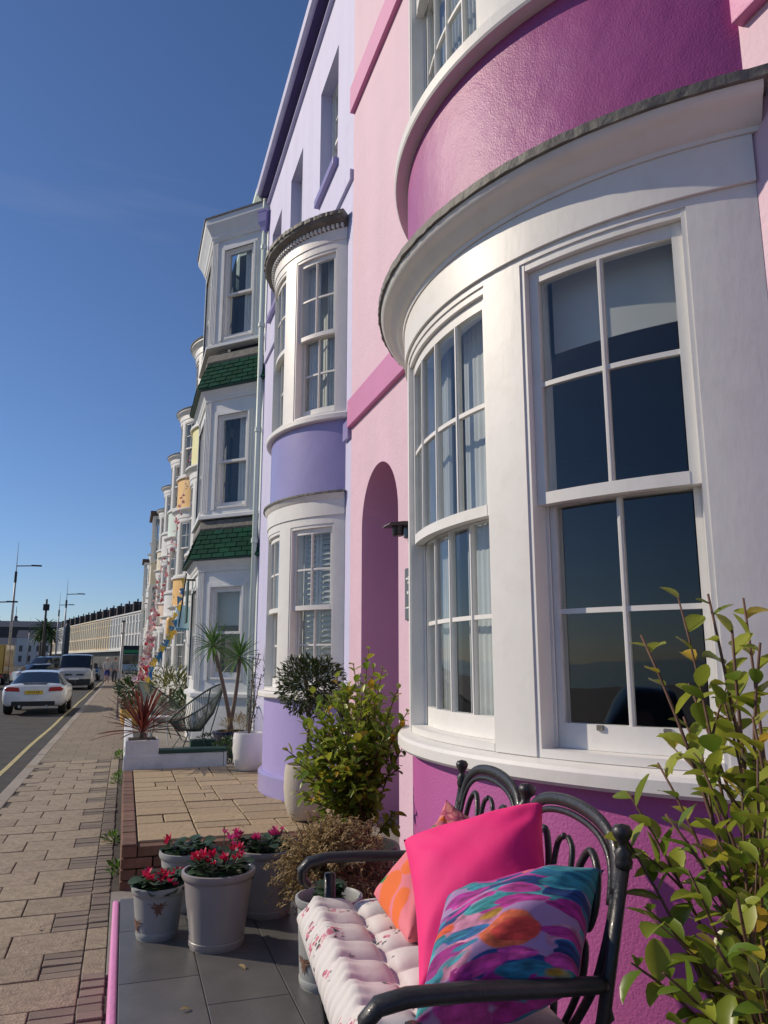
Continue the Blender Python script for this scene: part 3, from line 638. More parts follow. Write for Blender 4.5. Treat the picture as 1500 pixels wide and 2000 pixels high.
for q, (zs, z0, z1, zt) in enumerate(FL):
    cant(gh, 'bay_sill', M['greywhite'], [(-.12,zs-.08),(.07,zs-.08),(.07,zs-.03),(.02,zs-.005),(-.12,zs-.005)])
    for p, nrm, ln in cfaces():
        T = frameT(p, nrm); w = .62 if ln < 1.3 else .98
        mb = wall_cells(MB(), -ln/2, ln/2, zs-.005, zt, -.08, 0, [(-w/2,w/2,z0,z1)], put=lambda u, d, z: (u, d, z))
        o = mb.build('bay_wall', M['greywhite'], gh); o.matrix_local = T
        flat_window(gh, 'gr%d'%q, T, w, z0, z1, 1, 1, back=None)
        # stepped casing and pilaster strips
        cs = MB()
        for e, d in ((.075,.018),(.035,.032)):
            cs.box(-w/2-e,-w/2-.002+(0 if d<.03 else 0),.0005,d,z0-.02,z1+e).box(w/2+.002,w/2+e,.0005,d,z0-.02,z1+e).box(-w/2-.0015,w/2+.0015,.0005,d-.001,z1+.002,z1+e)
        for e in (-1, 1):
            x = e*(ln/2-.055)
            for k in (-.03,0,.03): cs.box(x+k-.009,x+k+.009,.0005,.022,zs+.03,zt-.06)
        c2 = cs.build('casing', M['greywhite'], gh); c2.matrix_local = T
        bk = MB().box(-w/2,w/2,-.42,-.40,z0-.1,z1+.1).build('backing_sheet', M['room'], gh); bk.matrix_local = T  # dark sheet behind the glass, its colour standing in for an unlit room
        if q != 0:
            cu = MB().grid(lambda u, v: (-w/2+.02+u*w*.42, -.135+.012*sin(u*30), z0+v*(z1-z0)), 24, 2).build('curtain', M['sheer'], gh, smooth=True, fix=False); cu.matrix_local = T
        else:
            cu = MB().box(-w/2,w/2,-.2,-.19,(z0+z1)/2+.12,z1).build('blind', M['shade'], gh); cu.matrix_local = T
    if q < 2:
        cant(gh, 'cornice', M['greywhite'], [(-.1,zt-.06),(.03,zt-.06),(.035,zt-.02),(.05,zt),(.06,zt+.03),(.10,zt+.08),(.12,zt+.10),(.12,zt+.115),(-.1,zt+.115)])
        # pent roof: sloping bed, rows of tiles, lead apron
        zb, ztop = zt+.12, zt+.62; ob0, ot = .19, .02
        cant(gh, 'roof_bed', M['greenp'], [(-.1,zb),(ob0,zb),(ob0,zb+.015),(ot,ztop),(-.1,ztop)])
        cant(gh, 'lead_apron', M['lead'], [(-.1,ztop),(ot+.012,ztop),(ot+.022,ztop+.03),(.02,ztop+.16),(-.1,ztop+.16)])
        rf = MB(); NC = 6
        R0, R1 = cring(ob0), cring(ot)
        tm = cached('rtile', lambda: MB().box(-.5,.5,0,.012,0,1).mesh('roof_tile', bevel=.002)); 
        if not tm.materials: tm.materials.append(M['green'])
        for k in range(3):
            a0, b0, a1, b1 = [Vector((*r[i],0)) for r in (R0,R1) for i in (k,k+1)]
            ntile = 6 if k != 1 else 8
            for c in range(NC):
                t0, t1 = c/NC, (c+1)/NC+.06
                L0_, L1_ = a0.lerp(a1,t0), b0.lerp(b1,t0); U0, U1 = a0.lerp(a1,t1), b0.lerp(b1,t1); zl, zu = zb+.015+(ztop-zb-.015)*t0, zb+.015+(ztop-zb-.015)*t1
                sh = .5 if c % 2 else 0
                e = [0]+[(i+sh)/ntile for i in range(0 if sh else 1, ntile)]+[1]
                nrm = ((L1_-L0_).cross((U0-L0_)+Vector((0,0,zu-zl)))).normalized()
                if nrm.x > 0: nrm = -nrm
                for i in range(len(e)-1):
                    g = .006; u0, u1 = e[i]+g, e[i+1]-g
                    if u1 <= u0: continue
                    A, B, Cc, D = L0_.lerp(L1_,u0), L0_.lerp(L1_,u1), U0.lerp(U1,u1), U0.lerp(U1,u0)
                    off = nrm*(.018+rr.uniform(-.003,.003)); off2 = nrm*.004
                    v = [A+Vector((0,0,zl))+off2, B+Vector((0,0,zl))+off2, Cc+Vector((0,0,zu)), D+Vector((0,0,zu)), A+Vector((0,0,zl))+off, B+Vector((0,0,zl))+off, Cc+Vector((0,0,zu))+off2, D+Vector((0,0,zu))+off2]
                    MB().add(v, [(0,1,2,3),(4,7,6,5),(0,4,5,1),(1,5,6,2),(2,6,7,3),(3,7,4,0)]).build('roof_tile', M['green'], gh)
    else:
        cant(gh, 'cornice', M['greywhite'], [(-.1,zt-.06),(.03,zt-.06),(.04,zt-.02),(.06,zt),(.07,zt+.05),(.13,zt+.16),(.17,zt+.22),(.18,zt+.32),(-.1,zt+.32)])
        cant(gh, 'slate_cap', M['slate'], [(-.1,zt+.321),(.20,zt+.321),(.205,zt+.345),(.0,zt+.40),(-.1,zt+.40)])
MB().prism([(0,9.2),(-.12,9.3),(-.22,9.42),(-.22,9.52),(.3,9.52),(.3,9.5),(0,9.5)], 11.997-GY, 17.29-GY, 'y').build('eaves', M['mint'], gh)
MB().prism([(0,9.521),(-.22,9.521),(3.5,12.2),(3.5,11.9)], 11.997-GY, 17.29-GY, 'y').build('roof', M['slate'], gh)
# hanging board on a black bracket at the green-roofed house
hb = thing('hanging_sign', 'small dark green hanging board on black bracket below the green pent roof', 'sign', (.95, 13.75, 2.55))
MB().box(-.012,.012,-.19,.19,-.36,.36).build('board', M['greenp'], hb, bevel=.004)
MB().tube([(-.12,0,-.42),(-.03,0,.5)], .012, 8).build('bracket', M['black'], hb)
MB().box(-.014,.20,-.02,.02,.37,.40).build('arm', M['black'], hb)
# ------------------------------------------------------------------ bow-fronted houses further along
def far_house(i, cy, drum2, drum1, wallm, name, label, flat=False, y0=-2.74, y1=2.74, detail=True):
    t = thing(name, label, 'house', (XF, cy, 0), 0, None)
    wall(t, 'wall', wallm, y0, y1, 0, 9.6)
    MB().prism([(0,9.601),(-.22,9.601),(3.5,12.0),(3.5,11.6)], y0, y1, 'y').build('roof', M['slate'], t)
    MB().prism([(0,9.35),(-.2,9.45),(-.22,9.6),(0,9.6)], y0, y1, 'y').build('eaves', M['white2'], t)
    cx, R, E = .62, 1.30, 61
    if flat:                                # square bay under a flat brown roof
        fr = [(1.2,2.8),(4.0,5.7),(7.1,9.6)]
        for zz, zc, m in ((0,1.1,wallm),(2.9,3.85,wallm),(5.8,6.95,drum2)):
            MB().box(-.82,0,-1.25,1.25,zz,zc).build('bay_panel', m, t)
        for z0, z1 in fr:
            for a, b in ((-1.25,-1.12),(1.12,1.25),(-.06,.06)): MB().box(-.82,-.7,a,b,z0-.1,z1+.1).build('bay_post', M['white2'], t)
            for T, w in ((frameT((-.82,-.59),(-1,0)),1.05),(frameT((-.82,.59),(-1,0)),1.05),(frameT((-.40,-1.25),(0,-1)),.72)):
                flat_window(t, 'ff', T, w, z0, z1, 1, 1, M['white2'], M['glass2'])
            MB().box(-.6,-.55,-1.1,1.1,z0,z1).build('backing_sheet', M['curtain'], t)  # added sheet closing off the bay; no room behind it
            MB().box(-.84,0,-1.27,1.27,z1,z1+.1).build('bay_head', M['white2'], t)
        MB().box(-1.0,.2,-1.45,1.45,9.75,9.95).build('flat_roof', M['rooff'], t)
        return t
    for q, (z0, z1) in enumerate(((1.25,2.75),(4.0,5.6),(7.0,8.65))):
        zb = (0, 3.1, 5.92)[q]; m = (wallm, drum1, drum2)[q]
        def panel(): me = MB().arcbox(cx,0,1.1,R-.01,-E,E,zb,z0-.08,20).mesh('bow_panel', auto=30); me.materials.append(M['white2']); return me
        o = ob('bow_panel', cached(('fp',q), panel), None, t); override(o, m)
        def sill(): me = MB().arc([(1.1,z0-.09),(R+.05,z0-.09),(R+.05,z0-.03),(R,z0),(1.1,z0)], cx, 0, -E, E, 20).mesh('bow_sill', auto=30); me.materials.append(M['white2']); return me
        ob('bow_sill', cached(('fs',q), sill), None, t)
        for k, (a, b) in enumerate(((-E,-50),(-22,-16),(16,22),(50,E))):
            def pier(): me = MB().arcbox(cx,0,1.12,R,a,b,z0,z1,3).mesh('window_pier', auto=30); me.materials.append(M['white2']); return me
            ob('window_pier', cached(('fpi',q,k), pier), None, t)
        for a, b, nc in ((-50,-22,2),(-16,16,3),(22,50,2)):
            bow_window(t, 'far%d'%q, cx, R, a, b, z0, z1, nc, 2 if i < 2 else 1, seg=2, frame=M['white2'], glass=M['glass2'])
        def head():
            me = MB().arc([(1.1,z1),(R,z1),(R,z1+.10),(R+.015,z1+.10),(R+.015,z1+.24),(R+.06,z1+.29),(R+.10,z1+.32),(R+.12,z1+.33),(R+.12,z1+.37),(1.1,z1+.37)], cx, 0, -E, E, 20).mesh('cornice', auto=30)
            me.materials.append(M['white2']); return me
        ob('cornice', cached(('fh',q), head), None, t)
        def linr(): me = MB().box(-.03,-.01,-1.05,1.05,z0-.1,z1+.1).mesh('backing_sheet'); me.materials.append(M['room']); return me  # dark sheet in place of a room, interior dimness put into its colour
        ob('backing_sheet', cached(('fl',q), linr), None, t)
        def cur():
            mb = MB()
            for a0, a1 in ((23,31),(8,15),(-15,-9),(-49,-40)):
                mb.grid(lambda u, v: (cx-(1.1+.01*sin(u*25))*cos(rad(a0+(a1-a0)*u)), -(1.1+.01*sin(u*25))*sin(rad(a0+(a1-a0)*u)), z0+v*(z1-z0)), 10, 1)
            me = mb.mesh('curtain', smooth=True, fix=False); me.materials.append(M['sheer']); return me
        ob('curtain', cached(('fc',q), cur), None, t)
    def cap(): me = MB().arc([(.2,9.021),(R+.14,9.021),(R+.15,9.05),(.9,9.20),(.2,9.24)], cx, 0, -E, E, 20).mesh('bay_roof', auto=30); me.materials.append(M['lead']); return me
    ob('bay_roof', cached('fcap', cap), None, t)
    return t
M['rooff'] = mat('brown flat roof edge', (.12,.075,.06), .7)
M['lemon'] = mat('lemon render', (.78,.74,.33), .5, bump=.2, bscale=40, var=.05)
M['ochre'] = mat('apricot yellow render', (.80,.48,.14), .5, bump=.2, bscale=40, var=.05)
M['cream'] = mat('cream render', (.74,.66,.48), .55, bump=.2, bscale=40, var=.06)
M['peach'] = mat('pale peach render', (.78,.58,.44), .55, bump=.2, bscale=40, var=.06)
FH = [(18.2,'lemon','white2','white2','bow_fronted_house','white bow-fronted house with lemon yellow upper bow panel next to green roofs',0),
      (23.7,'ochre','ochre','white2','bow_fronted_house','white bow-fronted house with two apricot yellow bow panels',0),
      (29.2,'mint','white2','white2','bow_fronted_house','white bow-fronted house with pale mint upper bow panel behind the apricot one',0),
      (34.7,'white2','peach','white2','bow_fronted_house','white bow-fronted house with pale peach lower bow panel',0),
      (40.2,'cream','cream','cream','bow_fronted_house','cream bow-fronted house just before the brown flat-roofed bay',0),
      (46.5,'cream','cream','white2','square_bay_house','off-white house with square bay, cream panel and brown flat roof',1),
      (52.0,'white2','white2','white2','bow_fronted_house','all white bow-fronted house just beyond the square-bay house',0),
      (57.5,'white2','cream','white2','bow_fronted_house','white bow-fronted house, second beyond the square-bay house',0),
      (63.0,'white2','white2','cream','bow_fronted_house','cream-walled bow-fronted house near the far end of the terrace',0),
      (68.8,'white2','white2','greywhite','square_bay_house','grey-white house with square bay and brown flat roof at the terrace end',1)]
prev = 17.291
for i, (cy, d2, d1, wm, nm, lb, fl) in enumerate(FH):
    nxt = (cy+FH[i+1][0])/2 if i+1 < len(FH) else cy+3
    far_house(i, cy, M[d2], M[d1], M[wm], nm, lb, fl, prev-cy+.002, nxt-cy); prev = nxt
# ------------------------------------------------------------------ the long terrace where the front bends away
M['tcream'] = mat('cream stucco', (.66,.58,.42), .7, var=.06); M['twhite'] = mat('white stucco', (.62,.62,.60), .7, var=.05); M['tbrick'] = mat('red brick front', (.21,.10,.075), .8, var=.1)
M['tyell'] = mat('buff stucco', (.60,.49,.33), .7, var=.06); M['fardark'] = mat('far window', (.05,.055,.065), .2); M['chim'] = mat('sooty chimney brick', (.085,.07,.065), .9, var=.2)
M['shop'] = mat('dark shop front', (.06,.055,.05), .6, var=.2)
P0, P1 = Vector((6.0,128,0)), Vector((-20.5,246,0)); dirv = (P1-P0); LN = dirv.length; du = dirv.normalized(); ang = atan2(du.y, du.x)
NH = 17; wd = LN/NH; EV = 10.1
def tw_mesh(): 
    me = MB().box(-.45,.45,-.02,.05,0,1).mesh('window'); me.materials.append(M['fardark']); return me
def sur_mesh(): 
    me = MB().box(-.56,-.46,-.14,-.06,-.02,1.03).box(.46,.56,-.14,-.06,-.02,1.03).box(-.6,.6,-.14,-.02,1.03,1.09).box(-.6,.6,-.14,-.02,-.06,-.02).mesh('surround'); me.materials.append(M['twhite']); return me
names = ['brick','brick','white','white','white','white','buff','buff','cream','cream','cream','buff','cream','cream','white','white','cream']
mt = {'brick':'tbrick','white':'twhite','buff':'tyell','cream':'tcream'}
ordw = ['first','second','third','fourth','fifth','sixth','seventh','eighth','ninth','tenth','eleventh','twelfth','thirteenth','fourteenth','fifteenth','sixteenth','seventeenth']
for i in range(NH):
    c = P0+du*(wd*(i+.5)); k = names[i]
    t = thing('seafront_house', '%s %s in the distant terrace, %s from its near end' % ({'brick':'red brick house','white':'white stucco house','buff':'buff stucco house','cream':'cream stucco house'}[k], 'with chimneys', ordw[i]), 'house', (c.x, c.y, 0), ang, 'houses of the distant seafront terrace')
    MB().box(-wd/2+.02,wd/2-.02,-9,0,3.6,EV).build('wall', M[mt[k]], t)          # local +y faces the road
    MB().box(-wd/2+.02,wd/2-.02,-9,-.1,0,3.6).build('shop_front', M['shop'], t)
    MB().box(-wd/2+.03,wd/2-.03,0,1.0,3.3,3.5).build('canopy', M['greywhite'], t)
    MB().box(-wd/2+.02,wd/2-.02,-.4,.22,EV,EV+.25).build('parapet', M['twhite'] if k != 'cream' else M['tcream'], t)
    MB().prism([(-.5,EV+.2),(-4.5,EV+1.9),(-8.9,EV+.2)], -wd/2+.02, wd/2-.02, 'x').build('roof', M['slate'], t)
    for fz, hh in ((4.1,2.0),(6.6,1.8),(8.7,1.0)):
        for x in (-wd*.33, 0, wd*.33):
            w = ob('window', cached('tw', tw_mesh), None, t, (x, .0, fz), None, (1,1,hh))
            q_ = ob('surround', cached('tsur', sur_mesh), None, w, (0,.145,0)); override(q_, M['twhite' if k in ('brick','white') else 'tcream'])
    MB().box(wd/2-.8,wd/2-.25,-7.0,-2.0,EV,EV+2.3).build('chimney', M['chim'], t)
    co = MB().box(-wd/2+.1,-wd/2+.9,-7.5,-1.2,EV,EV+2.6).build('chimney', M['chim'], t)
    cp = MB()
    for y in (-6.8,-5.6,-4.4,-3.2,-2.0): cp.lathe([(.13,0),(.16,.1),(.13,.6),(0,.6)], (-wd/2+.5,y,EV+2.6), 6)
    cp.build('chimney_pot', M['chim'], co)
# domed pavilion and low buildings on the left horizon
M['stone'] = mat('grey stone', (.22,.21,.19), .8, var=.1)
dm = thing('domed_pavilion', 'grey pavilion with twin domes far off at the left', 'building', (-43.5, 330, 0))
MB().box(-10,10,-5,5,0,9).build('wall', M['stone'], dm)
for x in (-3.6, 2.6):
    MB().box(x-2.6,x+2.6,-6,-1,0,12).build('tower', M['stone'], dm)
    MB().lathe([(2.7,12),(2.7,12.6),(2.5,14),(1.9,15.6),(1.0,16.6),(.6,16.8),(.6,17.6),(.8,17.7),(.5,18.3),(.12,18.5),(.08,22),(0,22)], (x,-3.5,0), 12).build('dome', M['slate'], dm, auto=30)
for n_, (x, y, w, d, hh, m, lb) in enumerate([(-26,262,11,8,8.5,'twhite','low white building past the end of the cream terrace'),(-36,275,9,8,6.5,'tcream','low cream building beyond the promenade palms'),(-52,300,14,8,6,'tbrick','dark low brick building beside the domed pavilion'),(-31,300,30,8,13,'chim','dark roofscape block behind the promenade palms')]):
    b = thing('low_building', lb, 'building', (x,y,0))
    MB().box(-w/2,w/2,-d/2,d/2,0,hh).build('wall', M[m], b); MB().prism([(-d/2-.3,hh),(0,hh+2.2),(d/2+.3,hh)], -w/2-.2, w/2+.2, 'x').build('roof', M['slate'], b)
    for k in range(int(w/2.4)): 
        for fz in (1.2,4.2): 
            if fz+2 < hh: ob('window', cached('tw', tw_mesh), None, b, (-w/2+1.3+2.4*k, -d/2-.02, fz), None, (1,1,1.8))
# ------------------------------------------------------------------ pixel rays (only to place things that touch something)
FWD = Vector((sin(YAW)*cos(PITCH), cos(YAW)*cos(PITCH), sin(PITCH))); RGT = Vector((cos(YAW), -sin(YAW), 0)); UPV = RGT.cross(FWD)
def ray(x, y): return FWD*1502+RGT*(x-750)+UPV*(1000-y)
def atY(x, y, Y): d = ray(x, y); return Vector((0,0,H))+d*(Y/d.y)
def atZ(x, y, z): d = ray(x, y); return Vector((0,0,H))+d*((z-H)/d.z)
# ------------------------------------------------------------------ vehicles
M['tyre'] = mat('tyre rubber', (.02,.02,.02), .8); M['rim'] = mat('alloy', (.45,.45,.46), .3, metal=.9); M['cglass'] = mat('car glass', (.012,.016,.02), .05, spec=.8, var=0)
M['redlens'] = mat('red lens', (.45,.02,.02), .2, var=0, coat=.6); M['clear'] = mat('headlamp lens', (.6,.6,.58), .12, var=0, coat=.6); M['trim'] = mat('black trim', (.02,.02,.022), .55)
M['plateY'] = mat('yellow plate', (.75,.52,.04), .4, var=0); M['plateW'] = mat('white plate', (.75,.75,.72), .4, var=0)
def carpaint(n, c, r=.25): return mat(n, c, r, coat=.8, var=.02)
def vehicle(name, label, loc, rotz, st, paint, glass_roof, side, wheels, wr=.32, group=None, cat='car', dark_z=.0):
    """st: stations along y from the rear: (y, half width, bottom, shoulder z, top half width, top z)"""
    t = thing(name, label, cat, loc, rotz, group)
    secs = []
    for (y, w, zb, sh, wt, zt) in st:
        half = [(0,zb),(w*.86,zb),(w*.97,zb+.10),(w,zb+.25),(w*.995,sh-.12),(w*.955,sh-.02),(w*.93,sh),(wt,zt-.045),(wt*.93,zt-.012),(wt*.6,zt+.008),(0,zt+.015)]
        secs.append([(x,y,z) for x,z in half]+[(-x,y,z) for x,z in half[-2:0:-1]])
    m = len(secs[0]); vs = [p for s_ in secs for p in s_]; body = []; gl = []
    hN = 10
    for i in range(len(secs)-1):
        for j in range(m):
            q = (i*m+j, i*m+(j+1)%m, (i+1)*m+(j+1)%m, (i+1)*m+j); jj = j if j < hN else m-1-j
            g = (i in side and jj == 6) or (i in glass_roof and jj in (7,8,9))
            (gl if g else body).append(q)
    body += [tuple(range(m)), tuple((len(secs)-1)*m+k for k in range(m))]
    def part(nm, fs, mt_):
        mb = MB(); mb.v = list(vs); mb.f = fs; me = mb.mesh(nm, auto=40)
        bm = bmesh.new(); bm.from_mesh(me); bmesh.ops.delete(bm, geom=[v for v in bm.verts if not v.link_faces], context='VERTS'); bm.to_mesh(me); bm.free()
        return ob(nm, me, mt_, t)
    part('body', body, paint); part('glazing', gl, M['cglass'])
    for (x, y) in wheels:
        wt_ = .22; s_ = 1 if x > 0 else -1
        w = MB(Matrix.Translation((x-s_*wt_/2,y,wr)) @ Matrix.Rotation(pi/2,4,'Y')).lathe([(wr*.62,-wt_/2),(wr*.93,-wt_/2),(wr,-wt_*.35),(wr,wt_*.35),(wr*.93,wt_/2),(wr*.62,wt_/2)], (0,0,0), 22).build('wheel', M['tyre'], t, auto=30)
        rm_ = MB(Matrix.Translation((x-s_*wt_/2,y,wr)) @ Matrix.Rotation(pi/2,4,'Y'))
        for k in range(5):
            a = k*2*pi/5; rm_.add([(.03*cos(a+1.57),.03*sin(a+1.57),s_*.1),(.03*cos(a-1.57),.03*sin(a-1.57),s_*.1),(wr*.62*cos(a-.12),wr*.62*sin(a-.12),s_*.105),(wr*.62*cos(a+.12),wr*.62*sin(a+.12),s_*.105)], [(0,1,2,3)])
        rm_.lathe([(0,0),(wr*.63,0)], (0,0,s_*.02), 18).build('rim', M['rim'], w)
    return t
CP = [(0,.78,.34,.80,.66,.85),(.05,.86,.30,.84,.72,.905),(.16,.905,.28,.87,.76,.93),(.42,.92,.26,.885,.74,.955),(1.22,.92,.24,.905,.575,1.285),(1.75,.92,.24,.90,.585,1.345),(2.35,.915,.24,.895,.57,1.315),(3.05,.91,.24,.87,.71,.965),(3.75,.89,.25,.78,.70,.86),(4.10,.80,.28,.62,.62,.70),(4.18,.70,.32,.55,.55,.60)]
coupe = vehicle('parked_car', 'white two-door coupe parked by the kerb, seen from behind', (-2.62,26.5,-.10), 0, CP, carpaint('white car paint', (.74,.75,.76)), {3,6}, {3,4,5,6}, [(.90,.85),(-.90,.85),(.90,3.30),(-.90,3.30)], .34)
for s_ in (1,-1):
    MB().prism([(s_*.40,.72),(s_*.80,.735),(s_*.84,.80),(s_*.74,.865),(s_*.44,.845)], -.018, .13, 'y').build('tail_light', M['redlens'], coupe, bevel=.01)
    MB().box(min(s_*.93,s_*1.02),max(s_*.93,s_*1.02),2.55,2.7,.88,1.0).build('mirror', M['trim'], coupe, bevel=.02)
    MB().tube([(s_*.38,.1,.27),(s_*.38,-.05,.27)], .045, 12).build('exhaust', M['rim'], coupe)
MB().box(-.62,.62,-.012,.2,.285,.43).build('rear_diffuser', M['trim'], coupe, bevel=.02)
MB().prism([(-.30,.93),(.30,.93),(.36,.965),(-.36,.965)], .10, .22, 'y').build('spoiler', M['trim'], coupe)
pl = MB().box(-.26,.26,-.032,-.019,.64,.75).build('number_plate', M['plateY'], coupe)
def text(par, body, size, m, loc, rot, name='lettering', ext=.001):
    c = bpy.data.curves.new(name, 'FONT'); c.body = body; c.size = size; c.align_x = 'CENTER'; c.align_y = 'CENTER'; c.extrude = ext
    o = bpy.data.objects.new(name, c); dg = bpy.context.evaluated_depsgraph_get(); COL.objects.link(o); dg.update()
    me = bpy.data.meshes.new_from_object(o.evaluated_get(bpy.context.evaluated_depsgraph_get())); bpy.data.objects.remove(o)
    return ob(name, me, m, par, loc, rot)
text(pl, 'YT14 LJF', .095, M['trim'], (0,-.0335,.695), (pi/2,0,0))
VN = [(0,.80,.30,.86,.66,.92),(.06,.90,.26,.95,.74,1.02),(.25,.95,.25,1.02,.78,1.10),(.72,.96,.24,1.07,.80,1.20),(1.42,.96,.24,1.10,.79,1.90),(1.75,.96,.24,1.10,.80,1.955),(2.4,.96,.24,1.10,.80,1.96),(4.75,.955,.26,1.10,.79,1.95),(4.82,.93,.3,1.08,.74,1.88)]
def van(label, loc, rotz, paint, nm='parked_van', sc=1.0):
    v = vehicle(nm, label, loc, rotz, VN, paint, {3}, {3,4,5}, [(.93,.95),(-.93,.95),(.93,3.9),(-.93,3.9)], .33, None, 'van'); v.scale = (sc,)*3
    for s_ in (1,-1):
        MB().prism([(s_*.52,.80),(s_*.86,.84),(s_*.90,1.0),(s_*.80,1.06),(s_*.60,.92)], -.03, .25, 'y').build('headlight', M['clear'], v, bevel=.01)
        MB().box(min(s_*.97,s_*1.16),max(s_*.97,s_*1.16),1.05,1.2,1.18,1.45).build('mirror', M['trim'], v, bevel=.03)
        MB().prism([(s_*.10,.80),(s_*.46,.78),(s_*.50,.88),(s_*.12,.87)], -.02, .05, 'y').build('grille', M['trim'], v)
    MB().box(-.86,.86,-.02,.2,.28,.60).build('bumper', M['trim'], v, bevel=.04)
    MB().box(-.26,.26,-.035,-.021,.56,.67).build('number_plate', M['plateW'], v)
    return v
van('silver van facing the camera, parked beyond the white coupe', (-2.75,48.5,-.10), 0, carpaint('silver paint', (.40,.41,.42)), sc=1.03)
van('blue-grey van parked across the road beyond the small grey car', (-7.1,66,-.10), rad(-38), carpaint('blue grey paint', (.16,.20,.27)))
SD = [(0,.74,.34,.78,.60,.82),(.06,.84,.28,.86,.66,.92),(.5,.86,.26,.90,.68,.97),(1.0,.86,.26,.92,.60,1.40),(2.2,.86,.26,.92,.60,1.44),(3.0,.86,.26,.90,.68,.98),(3.85,.82,.28,.76,.66,.84),(4.05,.72,.32,.6,.58,.66)]
def hatch(label, loc, rotz, paint): 
    c = vehicle('parked_car', label, loc, rotz, SD, paint, {2,4}, {2,3,4}, [(.85,.75),(-.85,.75),(.85,3.2),(-.85,3.2)], .31)
    for s_ in (1,-1):
        MB().box(min(s_*.55,s_*.80),max(s_*.55,s_*.80),-.012,.1,.70,.86).build('tail_light', M['redlens'], c, bevel=.015)
        MB().box(min(s_*.45,s_*.72),max(s_*.45,s_*.72),3.9,4.07,.58,.68).build('headlight', M['clear'], c, bevel=.015)
    return c
hatch('small grey car across the road in front of the blue-grey van', (-6.9,57,-.10), rad(-60), carpaint('grey paint', (.33,.36,.38)))
hatch('white car cut by the left edge of the photograph', (-8.6,50,-.10), 0, carpaint('white paint', (.7,.7,.7)))
hatch('dark car behind the two walkers', (-2.9,74,-.10), pi, carpaint('black paint', (.02,.02,.025)))
hatch('dark blue car at the kerb, seen only as a reflection in the near window', (-2.65,-.6,-.10), 0, carpaint('dark blue paint', (.012,.014,.022)))
# yellow box van
yv = thing('box_van', 'yellow box van parked across the road at the left edge', 'van', (-9.0,60,-.10))
MB().box(-1.05,1.05,0,3.9,.75,2.75).build('box_body', carpaint('yellow paint', (.62,.36,.03), .4), yv, bevel=.03)
MB().prism([(3.95,.4),(5.6,.4),(5.65,1.1),(5.0,1.35),(4.5,2.1),(3.95,2.1)], -.95, .95, 'x').build('cab', carpaint('yellow cab paint', (.62,.36,.03), .4), yv)
MB().box(-1.0,1.0,-.04,5.0,.42,.74).build('chassis', M['trim'], yv)
for s_ in (1,-1):
    MB().box(min(s_*.75,s_*1.0),max(s_*.75,s_*1.0),-.06,-.041,.5,.68).build('tail_light', M['redlens'], yv)
    for y in (.9,4.8): MB(Matrix.Translation((s_*.92,y,.36)) @ Matrix.Rotation(pi/2,4,'Y')).lathe([(0,-.12),(.34,-.12),(.36,-.08),(.36,.08),(.34,.12),(0,.12)], (0,0,0), 18).build('wheel', M['tyre'], yv, auto=30)
MB().box(-.03,.03,-.012,-.001,.8,2.7).box(-.98,-.94,-.012,-.001,.8,2.7).box(.94,.98,-.012,-.001,.8,2.7).build('door_frame', M['trim'], yv)
# bus in the distance
bs = thing('bus', 'pale single-deck bus with green destination panel far down the road', 'bus', (.75,106,-.10))
MB().box(-1.22,1.22,0,9.5,.35,3.1).build('body', carpaint('pale bus paint', (.50,.52,.52), .35), bs, bevel=.12)
M['busgreen'] = mat('bus green', (.05,.30,.09), .4, var=.05)
MB().box(-1.12,1.12,-.02,.0,2.45,3.55).box(-1.12,1.12,.001,9.0,3.1,3.5).build('roof_board', M['trim'], bs)
MB().box(-1.04,1.04,-.03,-.021,2.6,3.0).build('destination_panel', M['busgreen'], bs)
MB().box(-1.1,1.1,-.02,-.001,1.2,2.4).build('windscreen', M['cglass'], bs)
for s_ in (1,-1):
    MB().box(min(s_*.7,s_*1.1),max(s_*.7,s_*1.1),-.025,-.001,.6,.8).build('headlight', M['clear'], bs)
    MB(Matrix.Translation((s_*1.1,2.2,.48)) @ Matrix.Rotation(pi/2,4,'Y')).lathe([(0,-.14),(.46,-.14),(.48,-.1),(.48,.1),(.46,.14),(0,.14)], (0,0,0), 18).build('wheel', M['tyre'], bs, auto=30)
